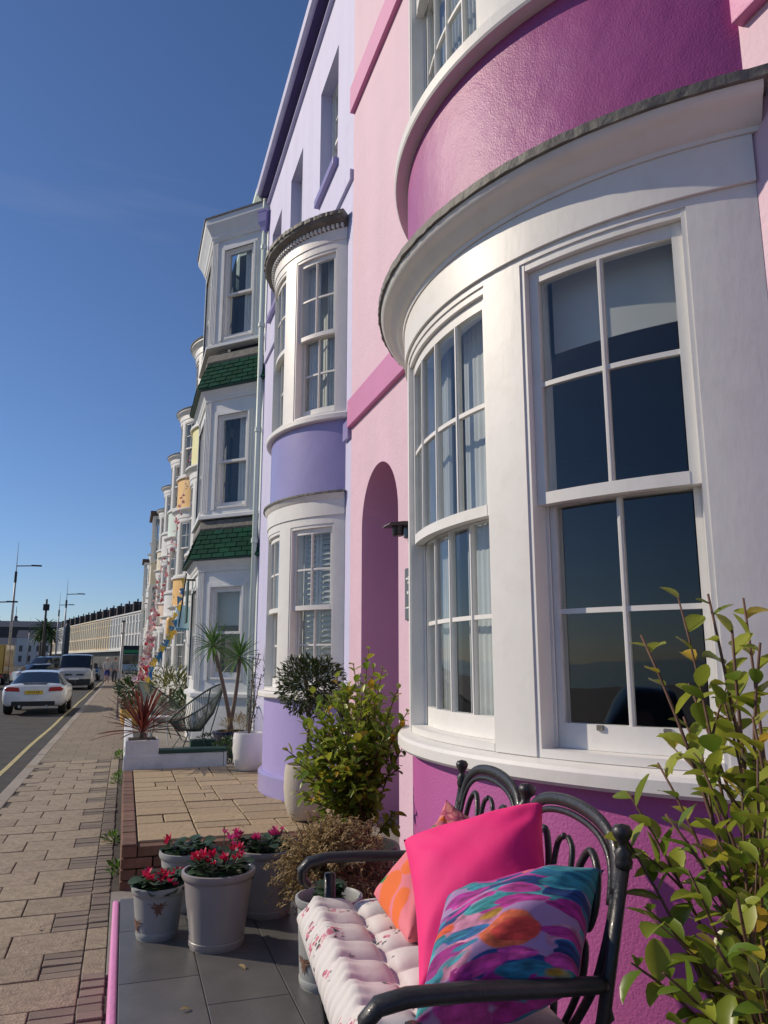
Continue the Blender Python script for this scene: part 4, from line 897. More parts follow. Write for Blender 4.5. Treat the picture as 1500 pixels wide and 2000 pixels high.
# ------------------------------------------------------------------ people
M['skin'] = mat('skin', (.50,.30,.22), .6, var=.05); M['hair1'] = mat('grey hair', (.42,.38,.33), .7); M['hair2'] = mat('dark hair', (.05,.035,.03), .6)
def person(label, loc, rotz, top, low, hair, shorts, hat=None, stride=.12):
    p = thing('person', label, 'person', loc, rotz)
    def skin(nm, verts, edges, rads, m, root=0):
        me = bpy.data.meshes.new(nm); me.from_pydata(verts, edges, []); o = ob(nm, me, m, p)
        md = o.modifiers.new('skin','SKIN'); 
        sv = me.skin_vertices[0].data
        for i, r in enumerate(rads): sv[i].radius = (r if hasattr(r,'__len__') else (r,r)); sv[i].use_root = (i == root)
        o.modifiers.new('sub','SUBSURF').levels = 1; o.modifiers['sub'].render_levels = 2
        me.polygons.foreach_set('use_smooth', [True]*len(me.polygons)); return o
    s = stride
    V = [(0,0,.95),(0,0,1.15),(0,-.01,1.38),(0,0,1.50),(0,.02,1.60),(0,.02,1.70),
         (.09,0,.90),(.10,s,.50),(.10,s*1.2,.09),(.10,s*1.2+.14,.04),(-.09,0,.90),(-.10,-s,.50),(-.10,-s*1.6,.12),(-.10,-s*1.6+.13,.05),
         (.19,0,1.40),(.23,-.04,1.14),(.22,.06,.92),(.22,.10,.84),(-.19,0,1.40),(-.23,.04,1.14),(-.22,.10,.92),(-.22,.14,.84)]
    E_ = [(0,1),(1,2),(2,3),(3,4),(4,5),(0,6),(6,7),(7,8),(8,9),(0,10),(10,11),(11,12),(12,13),(2,14),(14,15),(15,16),(16,17),(2,18),(18,19),(19,20),(20,21)]
    Rr = [(.15,.11),(.14,.10),(.16,.11),.055,(.085,.10),(.07,.085),.085,.058,.042,.035,.085,.058,.042,.035,.06,.045,.034,.03,.06,.045,.034,.03]
    skin('body', V, E_, Rr, M['skin'])
    skin('top', [(0,0,.93),(0,0,1.15),(0,-.01,1.38),(0,0,1.47),(.195,0,1.41),(.235,-.04,1.14),(.225,.04,.98),(-.195,0,1.41),(-.235,.04,1.14),(-.225,.08,.98)],
         [(0,1),(1,2),(2,3),(2,4),(4,5),(5,6),(2,7),(7,8),(8,9)], [(.185,.14),(.175,.13),(.185,.13),.08,.08,.065,.055,.08,.065,.055], top, 1)
    kz = .52 if shorts else .12; f = 1.0
    skin('shorts' if shorts else 'trousers', [(0,0,1.0),(0,0,.92),(.095,0,.86),(.105,s*(.9 if shorts else 1),.5),(-.095,0,.86),(-.105,-s*(.9 if shorts else 1),.5)]+([] if shorts else [(.105,s*1.2,.12),(-.105,-s*1.6,.14)]),
         [(0,1),(1,2),(2,3),(1,4),(4,5)]+([] if shorts else [(3,6),(5,7)]), [(.175,.135),(.175,.14),.115,.085,.115,.085]+([] if shorts else [.065,.065]), low)
    hd = MB().grid(lambda u, v: (.098*sin(pi*v)*cos(2*pi*u), .012+.115*sin(pi*v)*sin(2*pi*u)-.012, 1.655+.125*cos(pi*v) if v < .55 else 1.655+.125*cos(pi*.55)), 14, 8, True).build('hair', hair, p, smooth=True)
    if hat: MB().lathe([(.0,1.80),(.09,1.79),(.11,1.72),(.19,1.705),(.19,1.70),(.1,1.70)], (0,.015,0), 16).build('hat', hat, p, smooth=True)
    return p
M['ivory'] = mat('ivory cloth', (.58,.56,.52), .8); M['navy'] = mat('royal blue cloth', (.03,.04,.26), .8); M['greycl'] = mat('grey cloth', (.33,.33,.32), .8); M['darkcl'] = mat('dark cloth', (.06,.07,.08), .8)
person('person in pale top and royal blue shorts walking on the pavement', (-1.15,57.4,0), pi, M['ivory'], M['navy'], M['hair1'], True, M['ivory'])
person('person in grey top and dark trousers walking nearest the houses', (-.66,57.0,0), pi*.97, M['greycl'], M['darkcl'], M['hair2'], False, None, -.13)
# ------------------------------------------------------------------ lamp columns, sign post
M['galv'] = mat('galvanised steel', (.36,.36,.36), .5, metal=.4, var=.1); M['wood'] = mat('weathered timber', (.10,.08,.065), .8)
def lamp_column(label, px, ytop, arm_py, Y, zt, arm=1, base=.02, sc=1.0):
    X = atY(px, 1288, Y).x; t = thing('lamp_column', label, 'street lamp', (X, Y, base), 0, 'promenade lamp columns')
    MB().tube([(0,0,0),(0,0,zt*.45),(0,0,zt*.78)], [.11*sc,.085*sc,.06*sc], 10).build('column', M['galv'], t, smooth=True)
    MB().tube([(0,0,zt*.78),(0,0,zt)], [.035*sc,.01*sc], 8).build('spire', M['galv'], t)
    az = zt*arm_py
    if arm:
        MB().tube([(0,0,az),(arm*1.2*sc,0,az+.06)], .045*sc, 8).build('arm', M['galv'], t)
        MB().box(min(arm*1.0*sc,arm*1.7*sc),max(arm*1.0*sc,arm*1.7*sc),-.12,.12,az+.02,az+.12).build('lamp_head', M['trim'], t, bevel=.02)
    MB().lathe([(0,zt*.70),(.09*sc,zt*.70),(.09*sc,zt*.78),(0,zt*.78)], (0,0,0), 10).build('collar', M['trim'], t)
    return t
def ztop(px, py, Y): return atY(px, py, Y).z
lamp_column('tall steel lamp column nearest on the left, arm pointing right', 16, 1057, .82, 62, ztop(20,1057,62))
lamp_column('tall steel lamp column in the middle of the three, arm to the right', 121, 1131, .84, 84, ztop(125,1131,84))
lamp_column('farther steel lamp column just left of the middle one', 108, 1157, .84, 104, ztop(110,1157,104))
lamp_column('steel lamp column clipped by the left edge of the photograph', -30, 1075, .52, 58, 10.4)
lamp_column('thin distant lamp column near the domed pavilion', 53, 1195, .85, 150, ztop(53,1205,150))
mast = thing('timber_mast', 'dark timber mast between the nearest and middle lamp columns', 'mast', (atY(82,1288,80).x, 80, -.1))
MB().tube([(0,0,0),(0,0,4.5),(0,0,ztop(83,1168,80))], [.12,.11,.09], 10).build('pole', M['wood'], mast, smooth=True)
MB().box(-.26,.26,-.26,.26,ztop(83,1190,80),ztop(83,1178,80)).build('head_box', M['trim'], mast)
for k, (px, Y, hh) in ((1,(127,128,3.6)),):
    b = thing('advertising_column', ['dark rounded column in front of the cream terrace','dark pillar at the left end of the cream terrace'][k], 'column', (atY(px,1288,Y).x, Y, -.1))
    MB().lathe([(0,0),(.42,0),(.42,hh*2-.8),(.36,hh*2-.4),(.15,hh*2),(0,hh*2+.1)], (0,0,0), 14).build('shaft', M['shop'], b, auto=40)
    if k == 0: b.scale = (.35,.35,.5)
spost = thing('sign_post', 'plain grey sign post standing at the inner edge of the pavement', 'post', (-.12,23,0))
MB().tube([(0,0,0),(.01,0,2.62)], .038, 12).build('pole', M['galv'], spost, smooth=True)
MB().lathe([(0,2.62),(.045,2.62),(.045,2.66),(0,2.67)], (.01,0,0), 12).build('cap', M['trim'], spost)
MB().lathe([(.039,0),(.075,.0),(.07,.03),(.039,.04)], (0,0,0), 14).build('collar', M['galv'], spost)
MB().box(-.05,.07,-.012,.012,2.3,2.34).build('bracket', M['galv'], spost)
# ------------------------------------------------------------------ plants: tools
RL = random.Random(21)
def leaf_mesh(key, L, Wd, mt_, fold=.25, curl=.25, tip=.6, n=6):
    """leaf along +y from its stalk, folded on the midrib, curled down"""
    def mk():
        vs = []; 
        for i in range(n+1):
            t = .5-.5*cos(pi*i/n); w = Wd/2*(sin(pi*min(1,t**1.12))**.60 if 0 < t < 1 else (.06 if t == 0 else 0))
            y = L*t; z = -curl*L*t*t
            vs += [(-w, y, z+fold*w), (0, y, z), (w, y, z+fold*w)]
        vs = [(x, y, z) for x, y, z in vs]; fs = []
        for i in range(n):
            a = i*3; fs += [(a, a+1, a+4, a+3), (a+1, a+2, a+5, a+4)]
        mb = MB(); mb.v = vs; mb.f = fs; me = mb.mesh('leaf', smooth=True, fix=False); me.materials.append(mt_); return me
    return cached(('leaf', key), mk)
def basis(d, up=None, roll=0.):
    """rotation whose y axis is d and z axis faces up"""
    y = Vector(d).normalized(); up = up or Vector((0,0,1))
    if abs(y.dot(up)) > .97: up = Vector((1,0,0))
    x = y.cross(up).normalized(); z = x.cross(y)
    Mx = Matrix((x, y, z)).transposed().to_4x4()
    return Mx @ Matrix.Rotation(roll, 4, 'Y')
class Leaves:
    """many small leaves joined into one part, each with its own random number"""
    def __init__(s): s.v = []; s.f = []; s.r = []
    def add(s, me, T, rv=None):
        o = len(s.v); rv = RL.random() if rv is None else rv
        s.v += [tuple(T @ v.co) for v in me.vertices]; s.f += [tuple(i+o for i in p.vertices) for p in me.polygons]; s.r += [rv]*len(me.vertices)
    def build(s, name, m, par):
        me = bpy.data.meshes.new(name); me.from_pydata(s.v, [], s.f); a = me.attributes.new('leafrand', 'FLOAT', 'POINT'); a.data.foreach_set('value', s.r)
        me.polygons.foreach_set('use_smooth', [True]*len(me.polygons)); o = ob(name, me, m, par); o['kind'] = 'stuff'; return o
def bez(a, b, c, n): return [a*(1-t)**2+b*2*t*(1-t)+c*t*t for t in [i/n for i in range(n+1)]]
def pot(par, prof, m, soil=None, seg=28, name='pot'):
    o = MB().lathe(prof, (0,0,0), seg).build(name, m, par, auto=40)
    if soil: MB().lathe([(0,soil[1]+.01),(soil[0]*.6,soil[1]+.006),(soil[0],soil[1])], (0,0,0), 18).build('soil', M['soil'], par, smooth=True)
    return o
M['soil'] = mat('soil', (.04,.028,.02), .95, bump=.9, bscale=60, var=.3, vscale=30)
M['bark'] = mat('red brown stem', (.13,.065,.04), .7, var=.2, vscale=30); M['bark2'] = mat('grey bark', (.16,.12,.09), .85, bump=.5, bscale=60, var=.2, vscale=20)
M['gris'] = leafmat('glossy green leaf', (.14,.235,.028), (.37,.42,.05), .34, .45, yellow=.085)
M['laurel'] = leafmat('dark bay leaf', (.025,.05,.018), (.075,.105,.03), .38, .2)
M['yucca'] = leafmat('yucca leaf', (.05,.13,.025), (.12,.24,.05), .38, .3); M['redleaf'] = leafmat('red cordyline leaf', (.11,.02,.018), (.22,.055,.04), .4, .3)
M['dry'] = leafmat('dried foliage', (.24,.165,.065), (.52,.39,.18), .7, .25); M['hedge'] = leafmat('hedge leaf', (.02,.055,.015), (.06,.11,.03), .45, .2)
M['weed'] = leafmat('weed leaf', (.07,.16,.02), (.16,.28,.05), .5, .35); M['cyc'] = leafmat('cyclamen leaf', (.018,.055,.025), (.07,.12,.06), .4, .2)
M['varieg'] = leafmat('variegated leaf', (.06,.09,.02), (.26,.25,.07), .45, .3)
M['petal'] = leafmat('red petal', (.55,.01,.04), (.70,.02,.12), .55, .3); M['petal2'] = leafmat('magenta petal', (.60,.02,.18), (.75,.06,.28), .55, .3)
def shrub(root, base, tips, leaves_per, Lf, part_limit, key, spread=.35, rs=.006, side=2):
    """stems bent from base to given tips, leaves in loose whorls up the outer part of each stem and its side shoots"""
    lv = []; stems = []
    for tip in tips:
        b = base+Vector((RL.uniform(-.05,.05), RL.uniform(-.05,.05), 0)); L_ = (tip-b).length
        mid = b.lerp(tip, .5)+Vector((RL.uniform(-.05,.05), RL.uniform(-.05,.05), .12*L_))-(Vector((tip.x-b.x, tip.y-b.y, 0))*.18)
        pts = bez(b, mid, tip, 9); stems.append((pts, rs*RL.uniform(.8,1.2)))
        axes = [(pts, .30)]
        for s_ in range(side):
            t = RL.uniform(.40,.85); k = int(t*9); o = pts[k]; d = (pts[k+1]-pts[k]).normalized()
            out = Vector((RL.uniform(-1,1), RL.uniform(-1,1), RL.uniform(.1,.9))).normalized(); dd = (d*.7+out).normalized()
            e = o+dd*RL.uniform(.10,.22)*spread/.35; pp = bez(o, o+dd*.06+Vector((0,0,.01)), e, 5); axes.append((pp, .25)); stems.append((pp, rs*.55))
        for pts2, start in axes:
            n = int(leaves_per*(1 if pts2 is pts else .38)); m = len(pts2)-1
            for q in range(n):
                t = min(1, start+(1-start)*((q+RL.random())/n)**.8); f = t*m; k = min(int(f), m-1); p = pts2[k].lerp(pts2[k+1], f-k); ax = (pts2[k+1]-pts2[k]).normalized()
                a = q*2.4+RL.uniform(-.5,.5); side_ = ax.orthogonal().normalized(); side_ = Matrix.Rotation(a, 3, ax) @ side_
                d = (side_*RL.uniform(.6,1.1)+ax*RL.uniform(.35,1.1)+Vector((0,0,RL.uniform(-.1,.35)))).normalized()
                sc = Lf*RL.uniform(.62,1.15)*(1 if t < .95 else .75)
                lv.append((Matrix.Translation(p) @ basis(d, None, RL.uniform(-.5,.5)) @ Matrix.Scale(sc, 4), p))
    st = MB()
    for pts, r in stems: st.tube(pts, [r*(1-.6*i/(len(pts)-1)) for i in range(len(pts))], 5)
    st.build('stems', M['bark'], root, smooth=True, fix=False)['kind'] = 'stuff'
    return lv
def scatter_leaves(root, lv, key, mt_, limit, near):
    ms = [leaf_mesh(key+str(i), 1, (.56,.62,.66,.54,.70)[i], mt_, (.35,.55,.2,.7,.45)[i], (.12,.3,.2,.42,.05)[i]) for i in range(5)]
    lv.sort(key=lambda q: (q[1]-near).length); rest = Leaves()
    for i, (T, p) in enumerate(lv):
        if i < limit:
            o = ob('leaf', ms[i % 5], None, root); o.matrix_local = T
        else: rest.add(ms[i % 5], T)
    if rest.v: rest.build('foliage', mt_, root)
CAMP = Vector((0,0,H))
# ------------------------------------------------------------------ big shrub at the right edge
B1 = Vector((1.20,1.26,.36))
s1 = thing('potted_shrub', 'tall glossy green shrub with yellowing leaves in the right foreground beside the bench', 'shrub', B1)
M['dkpot'] = mat('black plastic pot', (.02,.02,.022), .45); M['beige'] = mat('beige stone pot', (.52,.47,.38), .75, bump=.3, bscale=60, var=.08, dirt=.2, dcol=(.3,.26,.2))
pot(s1, [(0,0),(.13,0),(.16,.26),(.175,.265),(.175,.29),(.155,.29),(.15,.25)], M['dkpot'], (.15,.25))
tips = [(1325,1168,1.45),(1383,1160,1.42),(1452,1168,1.36),(1430,1230,1.33),(1252,1240,1.52),(1345,1335,1.50),(1485,1255,1.28),(1225,1545,1.46),(1285,1490,1.52),(1335,1400,1.55),(1415,1370,1.38),(1470,1400,1.28),(1215,1625,1.42),(1258,1770,1.32),(1300,1590,1.36),(1372,1500,1.34),(1450,1540,1.22),(1232,1880,1.34),(1345,1700,1.24),(1440,1750,1.14),(1495,1600,1.14),(1295,1900,1.2),(1400,1850,1.12),(1480,1880,1.08),(1390,1610,1.28),(1480,1480,1.2)]
tp1 = [atY(*q)-B1 for q in tips]
lv = shrub(s1, Vector((0,0,.26)), tp1, 12, .066, 300, 'g1', side=1)
scatter_leaves(s1, lv, 'gris', M['gris'], 300, CAMP-B1)
# ------------------------------------------------------------------ shrub beside the bow window
B2 = Vector((1.23,4.12,.362))
s2 = thing('potted_shrub', 'bushy green and yellow shrub in black pot left of the pink house bow window', 'shrub', B2)
pot(s2, [(0,0),(.15,0),(.185,.22),(.20,.225),(.20,.25),(.18,.25),(.175,.21)], M['dkpot'], (.175,.21))
tips = [(720,1268,4.1),(748,1300,4.0),(690,1295,4.2),(655,1315,4.2),(778,1345,4.0),(796,1390,4.05),(800,1440,3.9),(605,1345,4.2),(622,1390,4.1),(556,1462,4.15),(588,1560,4.05),(600,1500,4.2),(640,1430,3.85),(700,1400,3.8),(750,1440,3.8),(780,1500,3.8),(640,1560,3.9),(690,1540,3.75),(740,1550,3.75),(772,1590,3.8),(650,1350,4.3),(735,1360,4.2),(615,1595,3.95),(715,1330,4.0),(670,1480,3.8),(760,1400,4.1),(625,1480,4.1),(592,1405,4.1),(600,1450,4.0),(583,1505,4.05),(606,1545,3.95),(612,1425,4.0),(640,1385,4.1)]
tips += [(x+RL.uniform(-28,28), y+RL.uniform(10,60), Y+RL.uniform(-.15,.12)) for x, y, Y in tips if y < 1540 and x < 770 and x > 580]
lv = shrub(s2, Vector((0,0,.22)), [atY(*q)-B2 for q in tips], 17, .062, 300, 'g2', side=3, rs=.006)
scatter_leaves(s2, lv, 'gris', M['gris'], 300, CAMP-B2)
# ------------------------------------------------------------------ clipped bay tree and the other potted plants
def leafball(root, c, r, n, key, mt_, Lf, wd=.32, squash=(1,1,1), inner=.35, name='foliage', seed=1, upb=.2):
    g = random.Random(seed); ms = [leaf_mesh(key+str(i), 1, wd, mt_, .3, .15+.1*i) for i in range(2)]; lf = Leaves()
    lobes = [(Vector((g.uniform(-1,1), g.uniform(-1,1), g.uniform(-1,1))).normalized(), g.uniform(.75,1.08)) for _ in range(14)]
    for i in range(n):
        d = Vector((g.gauss(0,1), g.gauss(0,1), g.gauss(0,1))).normalized(); k = max(lobes, key=lambda q: q[0].dot(d))
        rad_ = r*k[1]*(inner+(1-inner)*g.random()**.4); p = Vector(c)+Vector((d.x*squash[0], d.y*squash[1], d.z*squash[2]))*rad_
        dd = (d+Vector((g.uniform(-.8,.8), g.uniform(-.8,.8), g.uniform(-.6,.8)+upb))).normalized()
        lf.add(ms[i % 2], Matrix.Translation(p) @ basis(dd, None, g.uniform(-.8,.8)) @ Matrix.Scale(Lf*g.uniform(.6,1.2), 4), g.random())
    return lf.build(name, mt_, root)
B3 = Vector((1.45,6.42,.308))
s3 = thing('bay_tree', 'clipped round bay tree in a beige egg-shaped pot on the terrace', 'tree', B3)
egg = [(0,0),(.10,0),(.135,.03),(.165,.12),(.178,.24),(.175,.36),(.165,.42),(.155,.425),(.15,.41),(.16,.33)]
pot(s3, egg, M['beige'], (.158,.37))
hc = atY(606,1338,6.42)-B3
st = MB(); st.tube(bez(Vector((0,0,.36)), Vector((.02,.0,.7)), hc, 8), [.014]*9, 7)
for k in range(14):
    e = hc+Vector((RL.uniform(-.2,.2), RL.uniform(-.2,.2), RL.uniform(-.14,.2))); st.tube([hc-Vector((0,0,.16)), (hc+e)/2, e], [.007,.005,.003], 5)
st.build('trunk', M['bark2'], s3, smooth=True, fix=False)
leafball(s3, hc, .28, 2100, 'lau', M['laurel'], .05, .36, (1,1,.92), .25, 'crown', 4)
B4 = Vector((1.42,9.36,.308))
s4 = thing('planter', 'off-white egg-shaped pot with a thin climber beside the lilac bow', 'planter', B4)
pot(s4, [(r*1.02,z) for r,z in egg], M['white2'], (.16,.37))
st = MB(); lf = Leaves(); lm = leaf_mesh('lau0', 1, .36, M['laurel'])
for k in range(4):
    tip = Vector((.12+RL.uniform(-.06,.06), .25+RL.uniform(-.1,.1), 1.05+RL.uniform(-.2,.35))); ps = bez(Vector((0,0,.36)), Vector((RL.uniform(-.05,.1), .1, .7)), tip, 9); st.tube(ps, .007, 5)
    for q in range(40):
        p = ps[3+q % 7]; d = Vector((RL.uniform(-1,1), RL.uniform(-1,1), RL.uniform(-.3,1))); lf.add(lm, Matrix.Translation(p+Vector((RL.uniform(-.04,.04),RL.uniform(-.04,.04),RL.uniform(-.05,.05)))) @ basis(d) @ Matrix.Scale(RL.uniform(.04,.065), 4))
st.build('stems', M['bark2'], s4, smooth=True, fix=False); lf.build('foliage', M['laurel'], s4)
B5 = Vector((1.42,11.05,.272))
s5 = thing('yucca', 'twin-headed green yucca in dark blue pot by the canted bay', 'palm', B5)
M['bluepot'] = mat('dark blue glazed pot', (.01,.016,.05), .2, coat=.5)
pot(s5, [(0,0),(.15,0),(.21,.28),(.235,.30),(.235,.34),(.20,.34),(.20,.29)], M['bluepot'], (.2,.29))
def rosette(root, c, n, L, W, mt_, key, droop=.35, seed=0, up=.2, lo=-.5):
    g = random.Random(seed); ms = leaf_mesh(key, 1, W, mt_, .5, droop, n=6); 
    for i in range(n):
        a = i*2.39996+g.uniform(-.3,.3); e = lo+(1.5-lo)*((i+.5)/n)+g.uniform(-.1,.1)
        d = Vector((cos(a)*cos(e), sin(a)*cos(e), sin(e)+up*.3)); o = ob('leaf', ms, None, root); o.matrix_local = Matrix.Translation(c) @ basis(d, None, g.uniform(-.3,.3)) @ Matrix.Scale(L*g.uniform(.75,1.1), 4)
for k, (px, py, Y, sd) in enumerate(((416,1262,11.0,3),(468,1284,11.15,5))):
    c = atY(px, py, Y)-B5; q = Vector((.03-.06*k,0,.28)); tr_ = MB().tube(bez(q, q.lerp(c,.5)+Vector((.05,0,0)), c, 8), [.034,.032,.03,.028,.027,.026,.026,.027,.028], 8).build('trunk', M['bark2'], s5, smooth=True)
    rosette(s5, c, 62, .36, .085, M['yucca'], 'yuc', .22, sd, lo=-.75)
leafball(s5, (.10,-.02,.40), .20, 380, 'dryg', M['dry'], .10, .08, (1,1,.7), .3, 'dry_grass', 8, .8)
B6 = Vector((.245,10.18,.62))
s6 = thing('red_cordyline', 'spiky red cordyline planted in the white corner planter', 'plant', B6)
MB().tube([(0,0,-.02),(0,0,.10)], .03, 8).build('stem', M['bark2'], s6, smooth=True)
rosette(s6, Vector((0,0,.08)), 78, .58, .055, M['redleaf'], 'cor', .20, 9, up=.6, lo=-.15)
s7 = thing('low_shrub', 'grey-green low shrub in front of the yucca pot', 'shrub', (1.30,10.35,.272))
MB().tube([(0,0,0),(0,0,.15)], .012, 6).build('stem', M['bark2'], s7); leafball(s7, (0,0,.18), .19, 420, 'lau', M['hedge'], .06, .2, (1.1,1,.8), .2, 'foliage', 10, .5)
# white garden wall with planter block and green coping
gw = thing('garden_wall', 'low white garden wall with corner planter block and dark green coping', 'wall', (.05,9.95,.272))
M['wallw'] = mat('white masonry paint', (.66,.68,.68), .6, bump=.5, bscale=25, var=.06, vscale=5, dirt=.35, dcol=(.30,.30,.27), dscale=4)
MB().box(0,1.16,0,.20,0,.19).build('wall', M['wallw'], gw, bevel=.01)
MB().box(-.004,.40,-.006,.46,.001,.175).build('planter_base', M['wallw'], gw, bevel=.012)
MB().box(.008,.395,.004,.45,.178,.35).build('planter_block', M['wallw'], gw, bevel=.014)
MB().box(.04,.36,.04,.42,.335,.353).build('soil', M['soil'], gw)
MB().box(.402,1.20,-.015,.22,.192,.235).build('coping', M['greenp'], gw, bevel=.008)
MB().box(0,.12,.47,5.4,0,.24).build('side_wall', M['wallw'], gw, bevel=.01)
MB().prism([(.0,0),(.22,0),(.0,.21)], 1.165, 1.20, 'x').build('end_fin', M['wallw'], gw)
bx = thing('planter_box', 'dark green trough on the floor under the rope chairs', 'planter', (1.25,11.75,.272))
MB().box(-.30,.30,-.12,.12,0,.17).build('trough', M['greenp'], bx, bevel=.01); leafball(bx, (0,0,.18), .16, 160, 'lau', M['hedge'], .05, .2, (1.7,.6,.5), .2, 'foliage', 12)
# hedge and planters further along, by the sign post
for k, (x, y, r, n, lb, mt_) in enumerate([(.22,20.6,.42,700,'round dark green bush overhanging the pavement beside the sign post','hedge'),(.95,17.4,.50,520,'variegated spiky bush behind the rope chairs','varieg'),(.6,27,.6,420,'dark hedge beyond the sign post','hedge'),(1.1,15.4,.32,300,'small leafy bush at the foot of the canted bay','hedge')]):
    t = thing('bush', lb, 'bush', (x,y,.272)); leafball(t, (0,0,r*.9+.25), r, n, 'b'+mt_, M[mt_], .10 if mt_ == 'hedge' else .26, .45 if mt_ == 'hedge' else .12, (1,1,.75), .25, 'foliage', 30+k, .3)
    pot(t, [(0,0),(.17,0),(.24,.36),(.25,.4),(.22,.4),(.22,.36)], M['beige'], (.22,.36), 16); MB().tube([(0,0,.35),(0,0,r*.9+.25)], .03, 6).build('trunk', M['bark2'], t)
for k, (x, y, c, lb) in enumerate([(.12,18.6,'beige','beige stone planter at the pavement edge under the dark bush'),(.16,16.9,'ochre','small yellow painted pot at the pavement edge near the chairs')]):
    t = thing('planter', lb, 'planter', (x,y,.272)); pot(t, [(0,0),(.14,0),(.19,.1),(.2,.28),(.22,.32),(.18,.32),(.17,.28)], M[c], (.17,.28), 18); leafball(t, (0,0,.36), .17, 140, 'bhedge', M['hedge'], .08, .4, (1,1,.7), .2, 'foliage', 50+k)
# promenade palms
for k, (px, Y, zt, lb) in enumerate(((84,150,7.2,'palm tree on the promenade in front of the low white building'),(97,170,6.5,'second palm tree on the promenade, right of the first'),(76,185,7.0,'farthest palm tree on the promenade, left of the others'))):
    t = thing('palm_tree', lb, 'tree', (atY(px,1288,Y).x, Y, -.1)); MB().tube([(0,0,0),(.1,0,zt*.6),(0,0,zt)], [.3,.22,.2], 8).build('trunk', M['bark2'], t, smooth=True)
    lf = Leaves(); ms = leaf_mesh('palmf', 1, .14, M['hedge'], .4, .45, n=6); g = random.Random(k)
    for i in range(60):
        a = i*2.4; e = -.5+1.7*i/60; lf.add(ms, Matrix.Translation((0,0,zt)) @ basis(Vector((cos(a)*cos(e), sin(a)*cos(e), sin(e)))) @ Matrix.Scale(2.6*g.uniform(.8,1.1), 4))
    lf.build('crown', M['hedge'], t)
# weeds along the wall foot
for k, (px, py, r, lb) in enumerate(((233,1528,.10,'clump of bright green weeds at the wall foot by the white garden wall corner'),(236,1480,.09,'thin weeds growing along the wall foot below the cordyline planter'),(219,1645,.06,'small green weed tuft on the pavement beside the brick terrace'),(224,1703,.05,'tiny pale weed where brick terrace meets pavement'))):
    p = atZ(px, py, 0); t = thing('weed', lb, 'weed', (min(p.x,.02), p.y, 0)); leafball(t, (0,0,r*.5), r, 110 if k < 2 else 50, 'weed', M['weed'], .055, .35, (1,2.2 if k < 2 else 1.3,.8), .1, 'foliage', 70+k, .8)
lf_ = thing('fallen_leaf', 'dry brown fallen leaf lying on the pavement near the brick terrace', 'leaf', atZ(196,1648,.006))
o = ob('leaf_blade', leaf_mesh('fallen', .11, .03, M['dry'], .6, .1), None, lf_); o.rotation_euler = (0,0,-1.2); o.location = (0,0,.012)
# ------------------------------------------------------------------ pots of cyclamen
M['zinc'] = mat('pale glazed pot', (.35,.365,.355), .48, bump=.1, bscale=30, var=.07, dirt=.4, dcol=(.2,.17,.14), dscale=9); M['rust'] = mat('rust brown emblem', (.17,.085,.055), .8, var=.2, vscale=40)
M['mauve'] = mat('mauve-grey glazed pot', (.33,.30,.29), .38, bump=.08, bscale=20, var=.06, coat=.15, dirt=.3, dcol=(.42,.38,.34), dscale=8)
TZ = .362
def petal_mesh(mt_):
    def mk():
        mb = MB(); q = MB()
        for k in range(5):
            a = k*2*pi/5; T = Matrix.Rotation(a,4,'Z') @ Matrix.Rotation(-.35,4,'X')
            vs = [(0,0,0),(-.007,.004,.012),(.007,.004,.012),(-.007,.010,.024),(.007,.010,.024),(.002*(-1)**k,.016,.034)]
            q.M = T; q.add(vs, [(0,2,1),(1,2,4,3),(3,4,5)])
        me = q.mesh('flower', smooth=True, fix=False); me.materials.append(mt_); return me
    return cached(('petal', mt_.name), mk)
def cyclamen(label, loc, rt, rb, hh, m, flowers, fm, emblem=False, seed=0, spread=1.0, name='flower_pot'):
    t = thing(name, label, 'flower pot', loc, 0, None); g = random.Random(seed)
    pot(t, [(0,0),(rb,0),(rb*1.03,.02),(rt*.96,hh-.035),(rt*1.0,hh-.032),(rt*1.045,hh-.018),(rt*1.04,hh-.002),(rt*.97,hh),(rt*.92,hh-.01),(rt*.90,hh-.05)], m, (rt*.90,hh-.045), 36)
    MB().lathe([(rb*1.01,.004),(rb*1.05,.012),(rb*1.06,.03),(rb*1.02,.036)], (0,0,0), 36).build('foot_ring', m, t, auto=40)
    if emblem:
        pts = []
        for k in range(26):
            a = 2*pi*k/26; r = (.030 if k % 2 else .016)*(1+.4*sin(3*a)); pts.append((r*cos(a)*1.25, r*sin(a)))
        for da, dz in ((-1.62,.66),(-2.75,.30)):
            vs = []
            for (x, z) in pts+[(0,0)]:
                zz = hh*dz+z; rr_ = rb*1.03+(rt*.96-rb*1.03)*zz/hh+.0035; A = da+x/rr_; vs.append((rr_*cos(A), rr_*sin(A), zz))
            n = len(pts); MB().add(vs, [(k,(k+1)%n,n) for k in range(n)]).build('leaf_emblem', M['rust'], t, fix=False)
    lf = Leaves(); lm = leaf_mesh('cyc', 1, .95, M['cyc'], .15, .25)
    for k in range(120):
        a = g.uniform(0,2*pi); r = rt*.95*sqrt(g.random())*spread; d = Vector((cos(a), sin(a), g.uniform(-.15,.7))); lf.add(lm, Matrix.Translation((r*.7*cos(a), r*.7*sin(a), hh-.03+g.uniform(0,.06))) @ basis(d, None, g.uniform(-.4,.4)) @ Matrix.Scale(g.uniform(.036,.066), 4), g.random())
    lf.build('foliage', M['cyc'], t)
    st = MB(); pm_ = petal_mesh(fm)
    for (x, y, z) in flowers:
        z *= .68; p = Vector((x,y,hh+z)); st.tube([(x*.4,y*.4,hh-.03),(x*.8,y*.8,hh+z*.6),tuple(p)], .0022, 4)
        o = ob('flower', pm_, None, t, p, (g.uniform(-.5,.5), g.uniform(-.5,.5), g.uniform(0,6)), g.uniform(.7,1.0))
    st.build('flower_stalks', M['cyc'], t)['kind'] = 'stuff'
    return t
